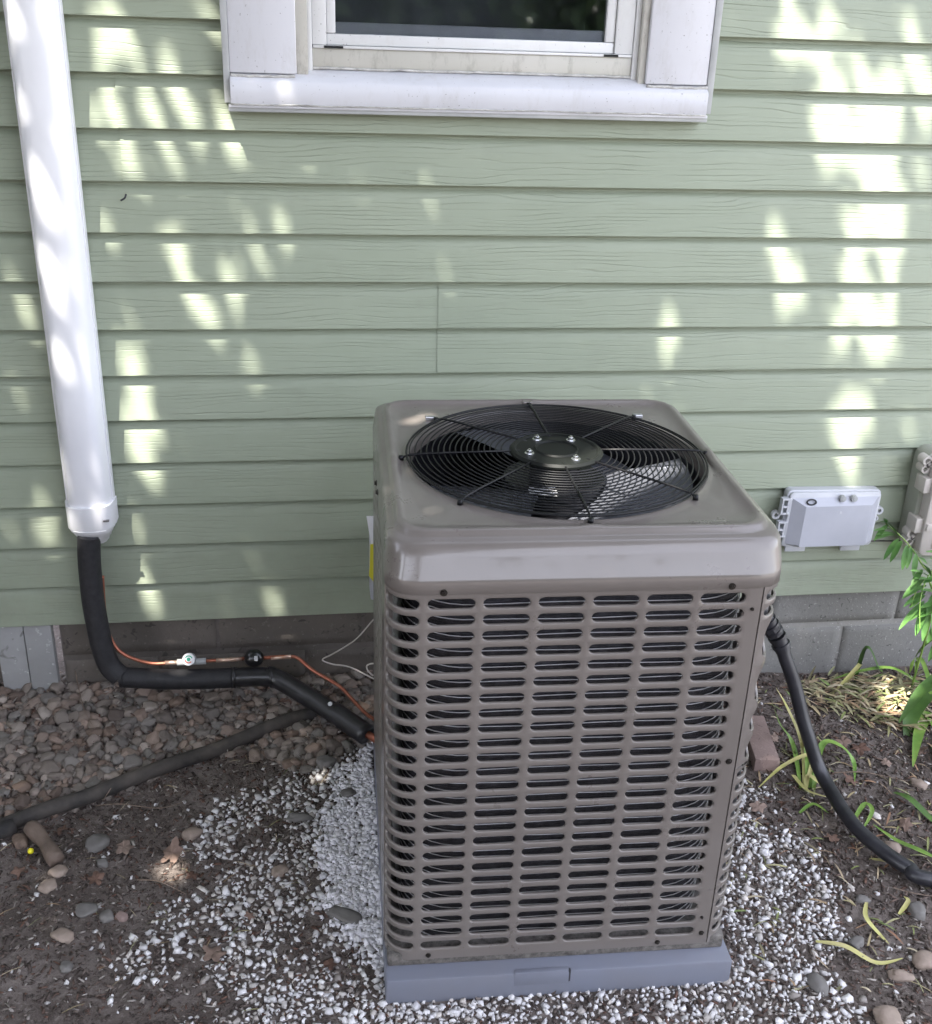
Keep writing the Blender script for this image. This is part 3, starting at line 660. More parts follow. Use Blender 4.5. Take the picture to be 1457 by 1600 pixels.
# thin white control wire
bm = bmesh.new()
tube(bm, spline([AY(600, 950, -.30), AY(584, 968, -.25), AY(555, 1000, -.16), AY(520, 1022, -.10), AY(504, 1031, -.085), AY(520, 1038, -.10), AY(545, 1042, -.15), AY(575, 1056, -.22), AY(600, 1070, -.31)], 8), .0019, 6)
tube(bm, spline([AY(583, 1056, -.25), AY(575, 1048, -.25), AY(574, 1040, -.25), AY(584, 1037, -.27), AY(600, 1042, -.31)], 6), .0022, 6)
tag(mk('control_wire', bm, M['beige'], None, True), 'thin pale control wire looping from the left side of the air conditioner', 'wire')
# ------------------------------------------------------------------ disconnect box behind the unit
dc = empty('disconnect_box', (.15, 0, .45), 0, 'grey electrical box on the wall mostly hidden behind the air conditioner', 'electrical box')
boxo('body', -.085, .09, -.075, -.002, -.13, .08, M['boxgrey'], dc, .006)
bm = bmesh.new(); Q = [at_y(573, 807, -.081), at_y(592, 807, -.081), at_y(590, 850, -.081), at_y(580, 851, -.081)]
loft(bm, [[Vector(q)-Vector((.15, dy_, .45)) for q in Q] for dy_ in (0, -.003)], True, True, True); mk('paper_label', bm, M['label'], dc)
tg = bmesh.new(); Q = [(579, 851), (589, 851), (590, 880), (588, 915), (577, 900), (578, 885)]
loft(tg, [[Vector(at_y(a, b, -.09))+Vector((0, dy_, 0)) for a, b in Q] for dy_ in (0, .003)], True, True, True)
tag(mk('warning_tag', tg, M['yellow']), 'narrow yellow tag hanging beside the hidden grey box behind the unit', 'tag')
# ------------------------------------------------------------------ grey utility box right of the unit
ub = empty('utility_box', tuple(at_y(1298, 810, -.03)), 0, 'flat light grey plastic utility box with a facetted lid mounted on the siding', 'utility box')
ub.rotation_euler = (0, math.radians(1.0), 0)
BW, BH = .132, .082
def plate(bm, w, h, r, y0, y1, inset_=.0):
    def ring(w_, h_, y): 
        out = []
        for cx, cz, a0 in ((w_-r, h_-r, 0), (-w_+r, h_-r, 90), (-w_+r, -h_+r, 180), (w_-r, -h_+r, 270)):
            for t in range(0, 91, 18): a = math.radians(a0+t); out.append(Vector((cx+r*math.cos(a), y, cz+r*math.sin(a))))
        return out
    loft(bm, [ring(w, h, y0), ring(w, h, y1+.002), ring(w-.002, h-.002, y1)], True, True, True)
bm = bmesh.new(); plate(bm, BW+.006, BH+.004, .014, .028, .002); mk('base', bm, M['boxedge'], ub, angle=40)
bm = bmesh.new(); plate(bm, BW+.002, BH, .012, .0015, -.008); mk('lid_rim', bm, M['boxedge'], ub, angle=40)
bm = bmesh.new(); A = [(-BW+.006, BH-.016), (BW-.004, BH-.012), (BW-.004, -BH+.014), (BW-.030, -BH+.002), (-BW+.034, -BH+.001), (-BW+.006, -BH+.010)]
B = [(-BW+.040, BH-.034), (BW-.030, BH-.030), (BW-.026, -BH+.016), (BW-.030, -BH+.010), (-BW+.040, -BH+.008), (-BW+.040, -BH+.012)]
loft(bm, [[Vector((x, -.0082, z)) for x, z in A], [Vector((x, -.028, z)) for x, z in B]], True, False, True); mk('lid', bm, M['boxgrey'], ub)
for z in (.042, -.028):
    bm = bmesh.new()
    for a in ((-BW-.024, -BW-.019, -.024+z, .024+z), (-BW-.019, -BW+.002, .019+z, .024+z), (-BW-.019, -BW+.002, -.024+z, -.019+z), (-BW-.008, -BW-.003, -.019+z, .019+z), (-BW-.019, -BW-.008, -.004+z, .002+z)): box(bm, a[0], a[1], -.012, .006, a[2], a[3], .001)
    mk('hinge', bm, M['boxedge'], ub)
for x, z in ((-BW-.026, .008), (BW+.016, .018), (BW+.010, -.006)):
    bm = bmesh.new(); n_ = 20; r0, r1 = (.012, .006) if x > BW+.012 or x < 0 else (.008, .004)
    loft(bm, [[Vector((x+r*math.cos(t), y, z+r*math.sin(t))) for t in np.linspace(0, 2*PI, 21)[:-1]] for r, y in ((r1, .02), (r1, .008), (r0, .008), (r0, .02))]); mk('mounting_ear', bm, M['boxedge'], ub, angle=40)
for x in (.014, .048):
    bm = bmesh.new(); cyl(bm, (x, -.013, BH-.013), (x, -.024, BH-.013), .0095, .0085, 16); cyl(bm, (x, -.024, BH-.013), (x, -.026, BH-.013), .006, .005, 6); mk('cover_screw', bm, M['alu'], ub, angle=40)
bm = bmesh.new(); tube(bm, [(-.076+.013*math.cos(t), -.0215+.003*math.sin(t), BH-.022+.0065*math.sin(t)) for t in np.linspace(0, 2*PI, 25)[:-1]], .0024, 8, closed=True); mk('lock_ring', bm, M['ink'], ub, True)
bm = bmesh.new(); cyl(bm, (.012, -.0275, .030), (.012, -.0290, .030), .0035, n=12); mk('dimple', bm, M['boxedge'], ub)
for x0, x1 in ((-.115, -.055), (.052, .110)): boxo('foot_tab', x0, x1, .004, .012, -BH-.022, -BH-.0045, M['boxedge'], ub, .0015)
# beige service box at the right edge
sb = empty('service_box', (1.72, -.05, .56), 0, 'beige ribbed service box with clamp rings at the right edge of the photo', 'service box')
bm = bmesh.new(); plate(bm, .135, .148, .028, .05, -.012); mk('body', bm, M['beigedark'], sb, angle=40)
bm = bmesh.new(); plate(bm, .122, .150, .024, -.0125, -.052); mk('cover', bm, M['beige'], sb, angle=40)
for x in (-.085, -.06, -.035): boxo('rib', x-.0035, x+.0035, -.0545, -.0500, -.128, .128, M['beige'], sb, .0015)
for z in (.058, -.062):
    bm = bmesh.new(); box(bm, -.142, -.116, -.040, .010, z-.022, z+.022, .003); box(bm, -.118, -.02, -.0575, -.050, z-.010, z+.012, .002); mk('clamp', bm, M['beige'], sb, angle=40)
for z, s in ((.115, 1), (-.105, -1)):
    bm = bmesh.new()
    for dx, dz, r in ((-.136, .010, .014), (-.138, -.014, .012), (-.128, .0, .010)):
        loft(bm, [[Vector((dx+rr*math.cos(t), y, z+dz+rr*math.sin(t))) for t in np.linspace(0, 2*PI, 17)[:-1]] for rr, y in ((r*.55, .01), (r*.55, -.022), (r, -.022), (r, .01))])
    mk('bracket', bm, M['beige'], sb, angle=40)
# black telecom lead leaving behind the utility box
bm = bmesh.new(); tube(bm, spline([AY(1350, 846, -.012), AY(1372, 845, -.01), AY(1400, 845, -.009), AY(1440, 842, -.012), AY(1500, 838, -.02)], 6), .0022, 6); tag(mk('thin_cable', bm, M['hose'], None, True), 'thin dark cable running between the grey and beige wall boxes', 'cable')
# ------------------------------------------------------------------ black conduit on the right
OFS = Vector((1.0, -.6, .2)); cd = empty('flexible_conduit', OFS, 0, 'smooth black flexible conduit curving from the unit down to the soil at right', 'conduit')
CP = [AY(1190, 955, -.46), AY(1203, 975, -.46), AY(1222, 1010, -.465), AY(1243, 1075, -.49), AY(1262, 1145, -.53), AY(1287, 1215, -.585), Vector(at_z(1330, 1283, .035)), Vector(at_z(1380, 1330, .026))]
for _p in CP: _p.z = max(_p.z, gh(_p.x, _p.y)+.022)
CP += [Vector(at_z(1420, 1357, .020)), Vector(at_z(1470, 1378, .018)), Vector((1.75, -1.05, -.01))]
seg('tube', CP[2:], .0172, M['rubber'], 18, 10, cd, bump=.0015)
bm = bmesh.new(); d0 = [p-OFS for p in spline(CP[:4], 10)]
tube(bm, d0[2:12], .0200, 14); tube(bm, d0[11:16], .0225, 8); tube(bm, d0[16:22], .0200, 16); mk('fitting', bm, M['rubber'], cd, angle=40)
for k in range(4, 21, 3):
    bm = bmesh.new(); tube(bm, d0[k:k+2], .0232, 14); mk('fitting_rib', bm, M['rubber'], cd, angle=40)
# ------------------------------------------------------------------ landscape edging hose on the left
bm = bmesh.new(); HP = [(-60, 1313), (0, 1290), (70, 1264), (140, 1244), (250, 1206), (330, 1178), (400, 1152), (450, 1132), (490, 1118)]
pts = [Vector(at_z(a, b, .02)) for a, b in HP]; pts = [Vector((-2.0, pts[0].y-.35, -.0))]+pts
pts = [Vector((p.x, p.y, gh(p.x, p.y)+.020-.02*max(0, (p.x+.2))/.12*.5)) for p in pts]
tube(bm, [p+Vector((0, 0, noise.noise(p*6)*.004)) for p in spline(pts, 8)], .0185, 14); tag(mk('edging_pipe', bm, M['hose'], None, True), 'long dirty black edging pipe lying between the brown pebbles and the soil', 'pipe')
EDGE = pts
# ------------------------------------------------------------------ stones
def inpoly(P, poly):
    x, y = P[:, 0], P[:, 1]; ins = np.zeros(len(P), bool); j = len(poly)-1
    for i in range(len(poly)):
        xi, yi = poly[i]; xj, yj = poly[j]; c = ((yi > y) != (yj > y)) & (x < (xj-xi)*(y-yi)/((yj-yi) or 1e-9)+xi); ins ^= c; j = i
    return ins
def wpoly(pp, z=0.0): return [tuple(at_z(a, b, z)[:2]) for a, b in pp]
PAD = [(UX+XL-.004, UY-.418), (UX+XR+.012, UY-.43), (UX+XR+.012, UY+.40), (UX+XL-.004, UY+.41)]
def rot_many(n):
    q = rng.normal(size=(n, 4)); q /= np.linalg.norm(q, axis=1)[:, None]; w, x, y, z = q.T
    return np.stack([1-2*(y*y+z*z), 2*(x*y-z*w), 2*(x*z+y*w), 2*(x*y+z*w), 1-2*(x*x+z*z), 2*(y*z-x*w), 2*(x*z-y*w), 2*(y*z+x*w), 1-2*(x*x+y*y)], 1).reshape(-1, 3, 3)
def icos(sub):
    bm = bmesh.new(); bmesh.ops.create_icosphere(bm, subdivisions=sub, radius=1.0); V = np.array([v.co[:] for v in bm.verts]); F = np.array([[v.index for v in f.verts] for f in bm.faces]); bm.free(); return V, F
def scatter(name, P, size, asp, sub, mtl, smooth, tiltfree=True, jag=.25, variants=8, tilt=.3, flat=1.0):
    """P (n,3) centres, size (n,) radii; one joined mesh of stones"""
    V0, F0 = icos(sub) if sub else (np.array([(a, b, c) for a in (-.8, .8) for b in (-.8, .8) for c in (-.8, .8)]), np.array([(0, 1, 3), (0, 3, 2), (4, 6, 7), (4, 7, 5), (0, 4, 5), (0, 5, 1), (2, 3, 7), (2, 7, 6), (0, 2, 6), (0, 6, 4), (1, 5, 7), (1, 7, 3)])); n = len(P)
    if not sub: var = [(V0*np.where(V0[:, 2:3] > 0, rng.uniform(.45, .8), 1.0)+rng.uniform(-.38, .38, size=V0.shape)) for _ in range(24)]; variants = 24
    else: var = [V0*(1+rng.normal(size=(len(V0), 1))*jag*.5)*(1+rng.normal(size=(1, 3))*.12) for _ in range(variants)]
    B = np.stack(var)[rng.integers(0, variants, n)]; S = asp[0]+(asp[1]-asp[0])*rng.random((n, 3)); S[:, 0] *= 1.15; S[:, 2] *= flat
    B = B*S[:, None, :]
    if tiltfree: Rm = rot_many(n)
    else:
        a = rng.random(n)*2*PI; tl = rng.normal(size=n)*tilt; ca, sa, ct, st = np.cos(a), np.sin(a), np.cos(tl), np.sin(tl); z = np.zeros(n)
        Rz = np.stack([ca, -sa, z, sa, ca, z, z, z, z+1], 1).reshape(-1, 3, 3); Rx = np.stack([z+1, z, z, z, ct, -st, z, st, ct], 1).reshape(-1, 3, 3); Rm = Rz@Rx
    B = np.einsum('nij,nkj->nki', Rm, B)*size[:, None, None]+P[:, None, :]
    F = (F0[None]+np.arange(n)[:, None, None]*len(V0)).reshape(-1, 3)
    return npmesh(name, B.reshape(-1, 3), F, mtl, None, smooth)
def GH(P): return np.array([gh(x, y) for x, y in P])
def cloud(poly, n):
    A = np.array(poly); lo, hi = A.min(0), A.max(0); P = lo+(hi-lo)*rng.random((n, 2)); return P[inpoly(P, poly)]
def outpad(P, m=0.0): return P[~inpoly(P, [(PAD[0][0]+m, PAD[0][1]+m), (PAD[1][0]-m, PAD[1][1]+m), (PAD[2][0]-m, PAD[2][1]-m), (PAD[3][0]+m, PAD[3][1]-m)])]
def nz(P, s, o=0.0): return np.array([noise.noise(Vector((x*s, y*s, o))) for x, y in P])
heap = wpoly([(640, 1120), (575, 1155), (545, 1205), (515, 1270), (500, 1350), (515, 1420), (560, 1480), (600, 1530), (680, 1530), (680, 1120)])
medL = wpoly([(620, 1150), (530, 1175), (440, 1225), (335, 1255), (310, 1300), (350, 1350), (330, 1400), (225, 1450), (190, 1485), (255, 1540), (300, 1620), (380, 1760), (900, 1760), (640, 1500)])
medR = wpoly([(560, 1540), (1140, 1500), (1120, 1180), (1165, 1210), (1200, 1265), (1250, 1330), (1310, 1400), (1325, 1460), (1290, 1520), (1330, 1590), (1400, 1780), (560, 1780)])
allg = [(-1.3, -1.65), (2.0, -1.65), (2.0, .02), (-1.3, .02)]
PB = wpoly([(-90, 1075), (600, 1055), (600, 1150), (570, 1170), (520, 1195), (470, 1215), (420, 1190), (330, 1190), (180, 1245), (60, 1285), (-100, 1335)])
CH = []
def darts(P, R_, prob):
    """keep points no closer than their own radii (dart throwing on a hash grid)"""
    grid = {}; out = []; h = .02
    for (x, y), r, q in zip(P, R_, prob):
        if random.random() > q: continue
        i, j = int(x//h), int(y//h); ok = True
        for a_ in (-1, 0, 1):
            for b_ in (-1, 0, 1):
                for (u, v, w) in grid.get((i+a_, j+b_), ()):
                    if (u-x)**2+(v-y)**2 < (.80*(r+w))**2: ok = False; break
                if not ok: break
            if not ok: break
        if ok: grid.setdefault((i, j), []).append((x, y, r)); out.append((x, y, r))
    return np.array(out)
def fuzz(P, s): return np.column_stack([P[:, 0]+nz(P, 11, 20)*s*1.6+rng.normal(size=len(P))*s*.5, P[:, 1]+nz(P, 11, 31)*s*1.6+rng.normal(size=len(P))*s*.5])
P = cloud(heap, 10000); P = outpad(fuzz(P, .022), .008); CH.append((P, .001+rng.random(len(P))*.007, .0046+.0042*rng.random(len(P))**1.5))
def medium(poly, n, base, amp, fz, o):
    P = outpad(fuzz(cloud(poly, n), fz), .01); d = nz(P, 7, o)+nz(P, 19, o+4)*.6; r = .0040+.0054*rng.random(len(P))**1.6; q = np.clip(base+d*amp, .03, 1)
    K = darts(P, r, q); CH.append((K[:, :2], K[:, 2]*.25+rng.random(len(K))*.002, K[:, 2]))
medium(medL, 26000, .60, 1.3, .035, 2); medium(medR, 42000, .85, 1.1, .035, 3)
P = cloud(allg, 7000); d = nz(P, 3, 9); q = np.clip(.10+d*.8, .02, .8)*(P[:, 1] < -.2)*(~inpoly(P, PB)); r = .0034+.0045*rng.random(len(P))**2; K = darts(outpad(P, .01), r, q); CH.append((K[:, :2], K[:, 2]*.3, K[:, 2]))
PP = np.concatenate([np.column_stack([p, GH(p)+h]) for p, h, s_ in CH]); SS = np.concatenate([s_ for p, h, s_ in CH])
nh = len(CH[0][0]); print('chips', len(PP), nh)
tag(scatter('gravel_heap', PP[:nh], SS[:nh], (.55, 1.3), 0, M['heap'], False, False, .26, tilt=.14, flat=.55), 'dense heap of white marble chips banked against the left side of the unit', kind='stuff')
g2 = scatter('gravel', PP[nh:], SS[nh:], (.55, 1.3), 0, M['chip'], False, False, .34, tilt=.35, flat=.8); tag(g2, 'loose white marble chips scattered round the pad', kind='stuff')
# river pebbles: stacked in a bed; the largest are objects
V0, F0 = icos(3); pmesh = []
for k in range(10):
    V = V0.copy(); o = Vector((k*7.3, 0, 0)); V = np.array([np.array(v)*(1+.50*noise.noise(Vector(v)*1.2+o)+.16*noise.noise(Vector(v)*2.7+o)) for v in V]); V = np.sign(V)*np.abs(V)**.8; V *= np.array([1.25, .8+.12*(k % 4), .55+.09*(k % 4)])
    me = bpy.data.meshes.new('pebble'); me.from_pydata(V.tolist(), [], F0.tolist()); me.polygons.foreach_set('use_smooth', [True]*len(F0)); me.materials.append(M['pebble']); pmesh.append(me)
cand = cloud(PB, 9000); cand = cand[cand[:, 1] < .01]; keep = []
for tries, (rad, sep) in enumerate(((.0165, .026), (.0125, .0175), (.009, .0125))):
    for p in cand[tries*len(cand)//3:(tries+1)*len(cand)//3]:
        r = rad*(.8+.4*random.random())
        if all((p[0]-q[0])**2+(p[1]-q[1])**2 > (sep*.55+q[2]*.72)**2 for q in keep): keep.append((p[0], p[1], r))
def ison(x, y, r):   # distance to the edging pipe
    q = Vector((x, y)); 
    for a, b in zip(EDGE, EDGE[1:]):
        A, B = a.xy, b.xy; t = max(0, min(1, (q-A).dot(B-A)/max((B-A).length_squared, 1e-9)))
        if (A+(B-A)*t-q).length < r+.012: return True
    return False
keep = [k_ for k_ in keep if not ison(*k_)]
keep.sort(key=lambda q: -q[2]/math.dist((q[0], q[1], 0), CAM))
print('pebbles', len(keep))
small = []
vis = 0
for (x, y, r) in keep:
    z = gh(x, y)+r*.30+random.random()*.006
    if vis < 285 and x > -.98:
        o = bpy.data.objects.new('pebble', random.choice(pmesh)); C.objects.link(o); o.location = (x, y, z); o.scale = (r, r, r); o.rotation_euler = (random.gauss(0, .35), random.gauss(0, .35), random.random()*6.28)
        tag(o, 'smooth brown or grey river pebble in the bed below the black insulated pipe', 'pebble', 'river pebbles heaped along the foundation'); vis += 1
    else: small.append((x, y, z, r))
A = np.array(small); fill = cloud(PB, 2600); fill = np.column_stack([fill, GH(fill)+.002, .008+.006*rng.random(len(fill))]); A = np.concatenate([A, fill])
tag(scatter('pebble_bed', A[:, :3], A[:, 3], (.7, 1.2), 2, M['pebblebed'], True, False, .07), 'small river pebbles filling the gaps of the pebble bed', kind='stuff')
def stone(px, py, L, W, H, rot, m_, label, name='stone', cat='stone', seed=0, sub=3):
    p = at_z(px, py, .008); z = gh(p[0], p[1]); V, F = icos(sub); o = Vector((seed*3.1, 2, 1))
    V = np.array([np.array(v)*(1+.42*noise.noise(Vector(v)*1.2+o)+.14*noise.noise(Vector(v)*3+o)) for v in V]); V = np.sign(V)*np.abs(V)**.82*np.array([L/2, W/2, H/2])
    ob = npmesh(name, V, F, m_, None, True); ob.location = (p[0], p[1], z+H*.28); ob.rotation_euler = (0, .05, math.radians(rot)); tag(ob, label, cat); return ob
stone(538, 1427, .085, .036, .020, -28, M['slate'], 'long oval dark grey flat stone on white chips beside the left side of the pad', seed=1)
stone(468, 1279, .062, .024, .020, 2, M['slate'], 'slim grey stone lying flat in white chips left of the unit', seed=2)
stone(438, 1360, .040, .030, .014, 30, M['tan'], 'small brown stone with a leaf beside it left of the white heap', seed=3)
stone(152, 1318, .048, .048, .030, 80, M['slate'], 'rounded dull grey stone on dark soil below the edging pipe', seed=4)
stone(160, 1347, .026, .022, .018, 10, M['slate'], 'small blue grey stone touching the foot of a rounded grey stone', seed=5)
stone(92, 1362, .038, .032, .018, 0, M['tan'], 'flat round brown stone just below the short wet stick', seed=6)
stone(32, 1310, .030, .052, .022, 20, M['pebblebed'], 'oval grey stone at the left edge beside the wet stick', seed=7)
stone(75, 1385, .036, .036, .018, 60, M['tan'], 'five sided brown stone alone on soil near the left edge', seed=8)
stone(300, 1301, .044, .034, .024, 35, M['tan'], 'pinkish tan stone with a bright top at the edge of the chips', seed=9)
stone(98, 1460, .048, .032, .020, -30, M['tan'], 'flat tan angular stone on bare soil in the lower left', seed=10)
stone(135, 1420, .040, .040, .016, 5, M['slate'], 'dull grey square stone in the soil left of the chip fan', seed=11)
stone(166, 1428, .030, .030, .018, 5, M['slate'], 'small dark round stone right of the dull square stone', seed=12)
stone(190, 1428, .030, .022, .016, -35, M['brick'], 'small reddish stone in soil at the edge of the chips', seed=13)
stone(102, 1508, .026, .026, .016, 0, M['slate'], 'small lone dark stone low on bare soil at left', seed=14)
stone(1279, 1535, .034, .056, .022, 10, M['slate'], 'grey oval stone among white chips right of the pad front', seed=15)
stone(1445, 1500, .052, .044, .034, 0, M['tan'], 'round pale brown stone at the lower right edge', seed=16)
stone(1388, 1592, .056, .050, .034, 15, M['tan'], 'large pale rounded stone at the bottom right', seed=17)
stone(1410, 1520, .048, .028, .022, -15, M['tan'], 'long brown stone beside the round pale stone at lower right', seed=18)
stone(1434, 1422, .036, .040, .028, 10, M['slate'], 'grey rounded stone with dead twig below the conduit', seed=19)
stone(1437, 1222, .040, .030, .024, -30, M['tan'], 'smooth tan pebble on soil at the right edge above the conduit', seed=20)
stone(1395, 1322, .040, .036, .030, -20, M['tan'], 'pale stone tucked against the upper side of the black conduit', seed=21)
stone(1340, 1470, .036, .026, .020, 20, M['slate'], 'grey stone beside the yellow dead blade at right', seed=22)
stone(1349, 1403, .034, .022, .020, 5, M['slate'], 'small pinkish grey stone at the edge of right chips', seed=23)
stone(1370, 1270, .030, .018, .016, -60, M['chip'], 'bright white pebble alone on soil above the conduit', seed=24)
stone(545, 1240, .036, .028, .02, 20, M['slate'], 'dark angular stone partly sunk at the top of the white heap', seed=25)
stone(508, 1195, .050, .038, .028, 20, M['slate'], 'large grey brown pebble under the end of the insulated pipe', seed=26)
stone(455, 1198, .046, .034, .026, 10, M['pebblebed'], 'rounded tan grey pebble left of the pebble under the pipe end', seed=27)
stone(478, 1150, .048, .032, .028, 20, M['tan'], 'pinkish pebble resting on the end of the edging pipe', seed=28)
# brick beside the unit
bp = [at_z(1172, 1200, .03), at_z(1206, 1200, .03)]
bk = boxo('brick', -.032, .032, -.10, .10, -.03, .028, M['brick'], None, .003); bc = at_z(1186, 1150, .03)
bk.location = (bc[0]+.004, bc[1], gh(bc[0], bc[1])+.012); bk.rotation_euler = (.0, 0, math.radians(-10)); tag(bk, 'worn red brown brick lying on soil behind the right side of the unit', 'brick')
# wet stick
bm = bmesh.new(); a, b = Vector(at_z(48, 1292, .03)), Vector(at_z(88, 1345, .02)); P = spline([a, (a+b)/2+Vector((.002, .002, .003)), b], 6)
tube(bm, P, .018, 10, rf=lambda t: .0175*(1+.12*math.sin(t*9))); tag(mk('stick', bm, M['wood'], None, True), 'short thick wet brown stick on soil at left below the edging pipe', 'stick')
bm = bmesh.new(); bmesh.ops.create_icosphere(bm, subdivisions=2, radius=.007, matrix=Matrix.Translation(Vector(at_z(48, 1330, .012)))); yb = mk('flower_bud', bm, mat('bright_yellow', (.75, .68, .02), .5), None, True); tag(yb, 'tiny bright yellow flower bud on dark soil left of the stick', 'flower bud')
# ------------------------------------------------------------------ soil litter
P = outpad(cloud(allg, 52000), .01); P = P[(~inpoly(P, PB)) | (rng.random(len(P)) < .6)]
ln = np.column_stack([P, GH(P)+.001+rng.random(len(P))*.002+inpoly(P, PB)*rng.random(len(P))*.016]); sz = .0022+.0042*rng.random(len(P))**2
V0_ = np.array([(-1.6, -.4, 0), (1.5, -.5, .1), (1.7, .4, .2), (-1.4, .5, .1), (0, 0, .55), (0, 0, -.4)]); F0_ = np.array([(0, 1, 4), (1, 2, 4), (2, 3, 4), (3, 0, 4), (1, 0, 5), (2, 1, 5), (3, 2, 5), (0, 3, 5)])
n = len(ln); B = V0_[None]*(.6+.8*rng.random((n, 1, 3))); a = rng.random(n)*2*PI; tl = rng.normal(size=n)*.4; ca, sa, ct, st = np.cos(a), np.sin(a), np.cos(tl), np.sin(tl); z = np.zeros(n)
Rm = np.stack([ca, -sa, z, sa, ca, z, z, z, z+1], 1).reshape(-1, 3, 3)@np.stack([ct, z, -st, z, z+1, z, st, z, ct], 1).reshape(-1, 3, 3)
B = np.einsum('nij,nkj->nki', Rm, B)*sz[:, None, None]+ln[:, None, :]
lt = npmesh('soil_litter', B.reshape(-1, 3), (F0_[None]+np.arange(n)[:, None, None]*6).reshape(-1, 3), M['litter']); tag(lt, 'crumbs of bark, soil and dry leaf scattered over the soil', kind='stuff')
# ------------------------------------------------------------------ blades, straw, leaves
def blade(bm, pts, w, fold=.25, taper=(.5, 1, 1, .75, .08), n=6):
    P = spline(pts, n); m = len(P); L, Cn, Rr = [], [], []
    for i, p in enumerate(P):
        t = (P[min(i+1, m-1)]-P[max(i-1, 0)]).normalized(); s = t.cross(Vector((0, 0, 1)))
        s = s.normalized() if s.length > .05 else Vector((1, 0, 0)); up = s.cross(t)
        u = i/(m-1)*(len(taper)-1); k = min(int(u), len(taper)-2); ww = w/2*(taper[k]+(taper[k+1]-taper[k])*(u-k))
        L.append(bm.verts.new(p-s*ww+up*ww*fold)); Cn.append(bm.verts.new(p)); Rr.append(bm.verts.new(p+s*ww+up*ww*fold))
    for i in range(m-1): bm.faces.new((L[i], L[i+1], Cn[i+1], Cn[i])); bm.faces.new((Cn[i], Cn[i+1], Rr[i+1], Rr[i]))
def gz(px, py, h=.004): p = at_z(px, py, 0); return Vector((p[0], p[1], gh(p[0], p[1])+h))
def lf(parent, pts, w, m_, name='leaf', off=Vector((0, 0, 0))):
    bm = bmesh.new(); blade(bm, [Vector(p)-off for p in pts], w); return mk(name, bm, m_, parent, True)
# straw heap near the foundation
straw_poly = wpoly([(1235, 1058), (1330, 1040), (1460, 1048), (1460, 1120), (1400, 1135), (1350, 1118), (1290, 1095), (1240, 1085)])
S = cloud(straw_poly, 2500)[:620]; bm = bmesh.new()
for x, y in S:
    a = random.gauss(-.4, .75); l = random.uniform(.02, .075); z = gh(x, y)+random.random()*.026; d = Vector((math.cos(a), math.sin(a), random.gauss(0, .2)))*l
    p = Vector((x, y, z)); blade(bm, [p, p+d*.5+Vector((0, 0, random.random()*.008)), p+d], random.uniform(.003, .012), .25, n=2)
for k in range(620):
    x, y = random.uniform(.8, 1.9), random.uniform(-1.2, -.02)
    if inpoly(np.array([(x, y)]), PAD)[0]: continue
    a = random.random()*6.28; l = random.uniform(.015, .06); p = Vector((x, y, gh(x, y)+.003)); d = Vector((math.cos(a), math.sin(a), 0))*l; blade(bm, [p, p+d*.5+Vector((0, 0, .004)), p+d], random.uniform(.0015, .006), .2, n=2)
for k in range(150):
    x, y = random.uniform(-1, 0.0), random.uniform(-1.2, -.02); a = random.random()*6.28; l = random.uniform(.012, .05); p = Vector((x, y, gh(x, y)+.004)); d = Vector((math.cos(a), math.sin(a), 0))*l; blade(bm, [p, p+d*.5+Vector((0, 0, .003)), p+d], random.uniform(.001, .0022), .2, n=2)
tag(mk('dry_grass', bm, M['straw'], None, True), 'cut yellow and green blades lying in a loose heap by the foundation', kind='stuff')
# upright strap leaf tuft by the conduit
o = gz(1258, 1228); tf = empty('strap_leaf_tuft', o, 0, 'tuft of green strap leaves beside the upper black conduit', 'plant')
for pts, w, m_ in (([o+Vector((.005, .01, 0)), AY(1262, 1180, -.43), AY(1254, 1135, -.40), AY(1240, 1108, -.38)], .020, 'strap'), ([o+Vector((-.005, .0, 0)), AY(1250, 1205, -.45), AY(1243, 1165, -.42)], .018, 'strapdark'), ([o+Vector((.02, 0, 0)), AY(1272, 1215, -.46), AY(1282, 1190, -.45)], .016, 'strap'), ([o+Vector((.0, -.01, 0)), gz(1262, 1222, .03), gz(1285, 1232, .02), gz(1305, 1226, .01)], .014, 'strapyellow'), ([o, AY(1256, 1170, -.42), AY(1232, 1110, -.37), AY(1213, 1075, -.35)], .016, 'strapyellow'), ([o+Vector((.01, 0, 0)), AY(1262, 1160, -.42), AY(1246, 1105, -.39), AY(1228, 1078, -.38)], .020, 'strap'),
                   ([o+Vector((-.01, 0, 0)), AY(1240, 1165, -.40), AY(1218, 1130, -.37), AY(1206, 1092, -.36)], .013, 'strap'), ([o+Vector((.015, 0, 0)), AY(1266, 1190, -.45), AY(1268, 1160, -.43)], .022, 'strap'),
                   ([o+Vector((.02, -.01, 0)), AY(1285, 1165, -.45), AY(1312, 1165, -.45), AY(1334, 1190, -.47), gz(1336, 1222, .01)], .017, 'strap'), ([o, gz(1268, 1194, .04), gz(1225, 1205, .03), gz(1186, 1229, .008)], .013, 'strapyellow'),
                   ([o, gz(1240, 1215, .02), gz(1262, 1238, .012), gz(1296, 1247, .008)], .011, 'strapyellow'), ([o, AY(1240, 1200, -.44), AY(1236, 1180, -.43)], .012, 'strap')):
    lf(tf, pts, w, M[m_], off=Vector(o))
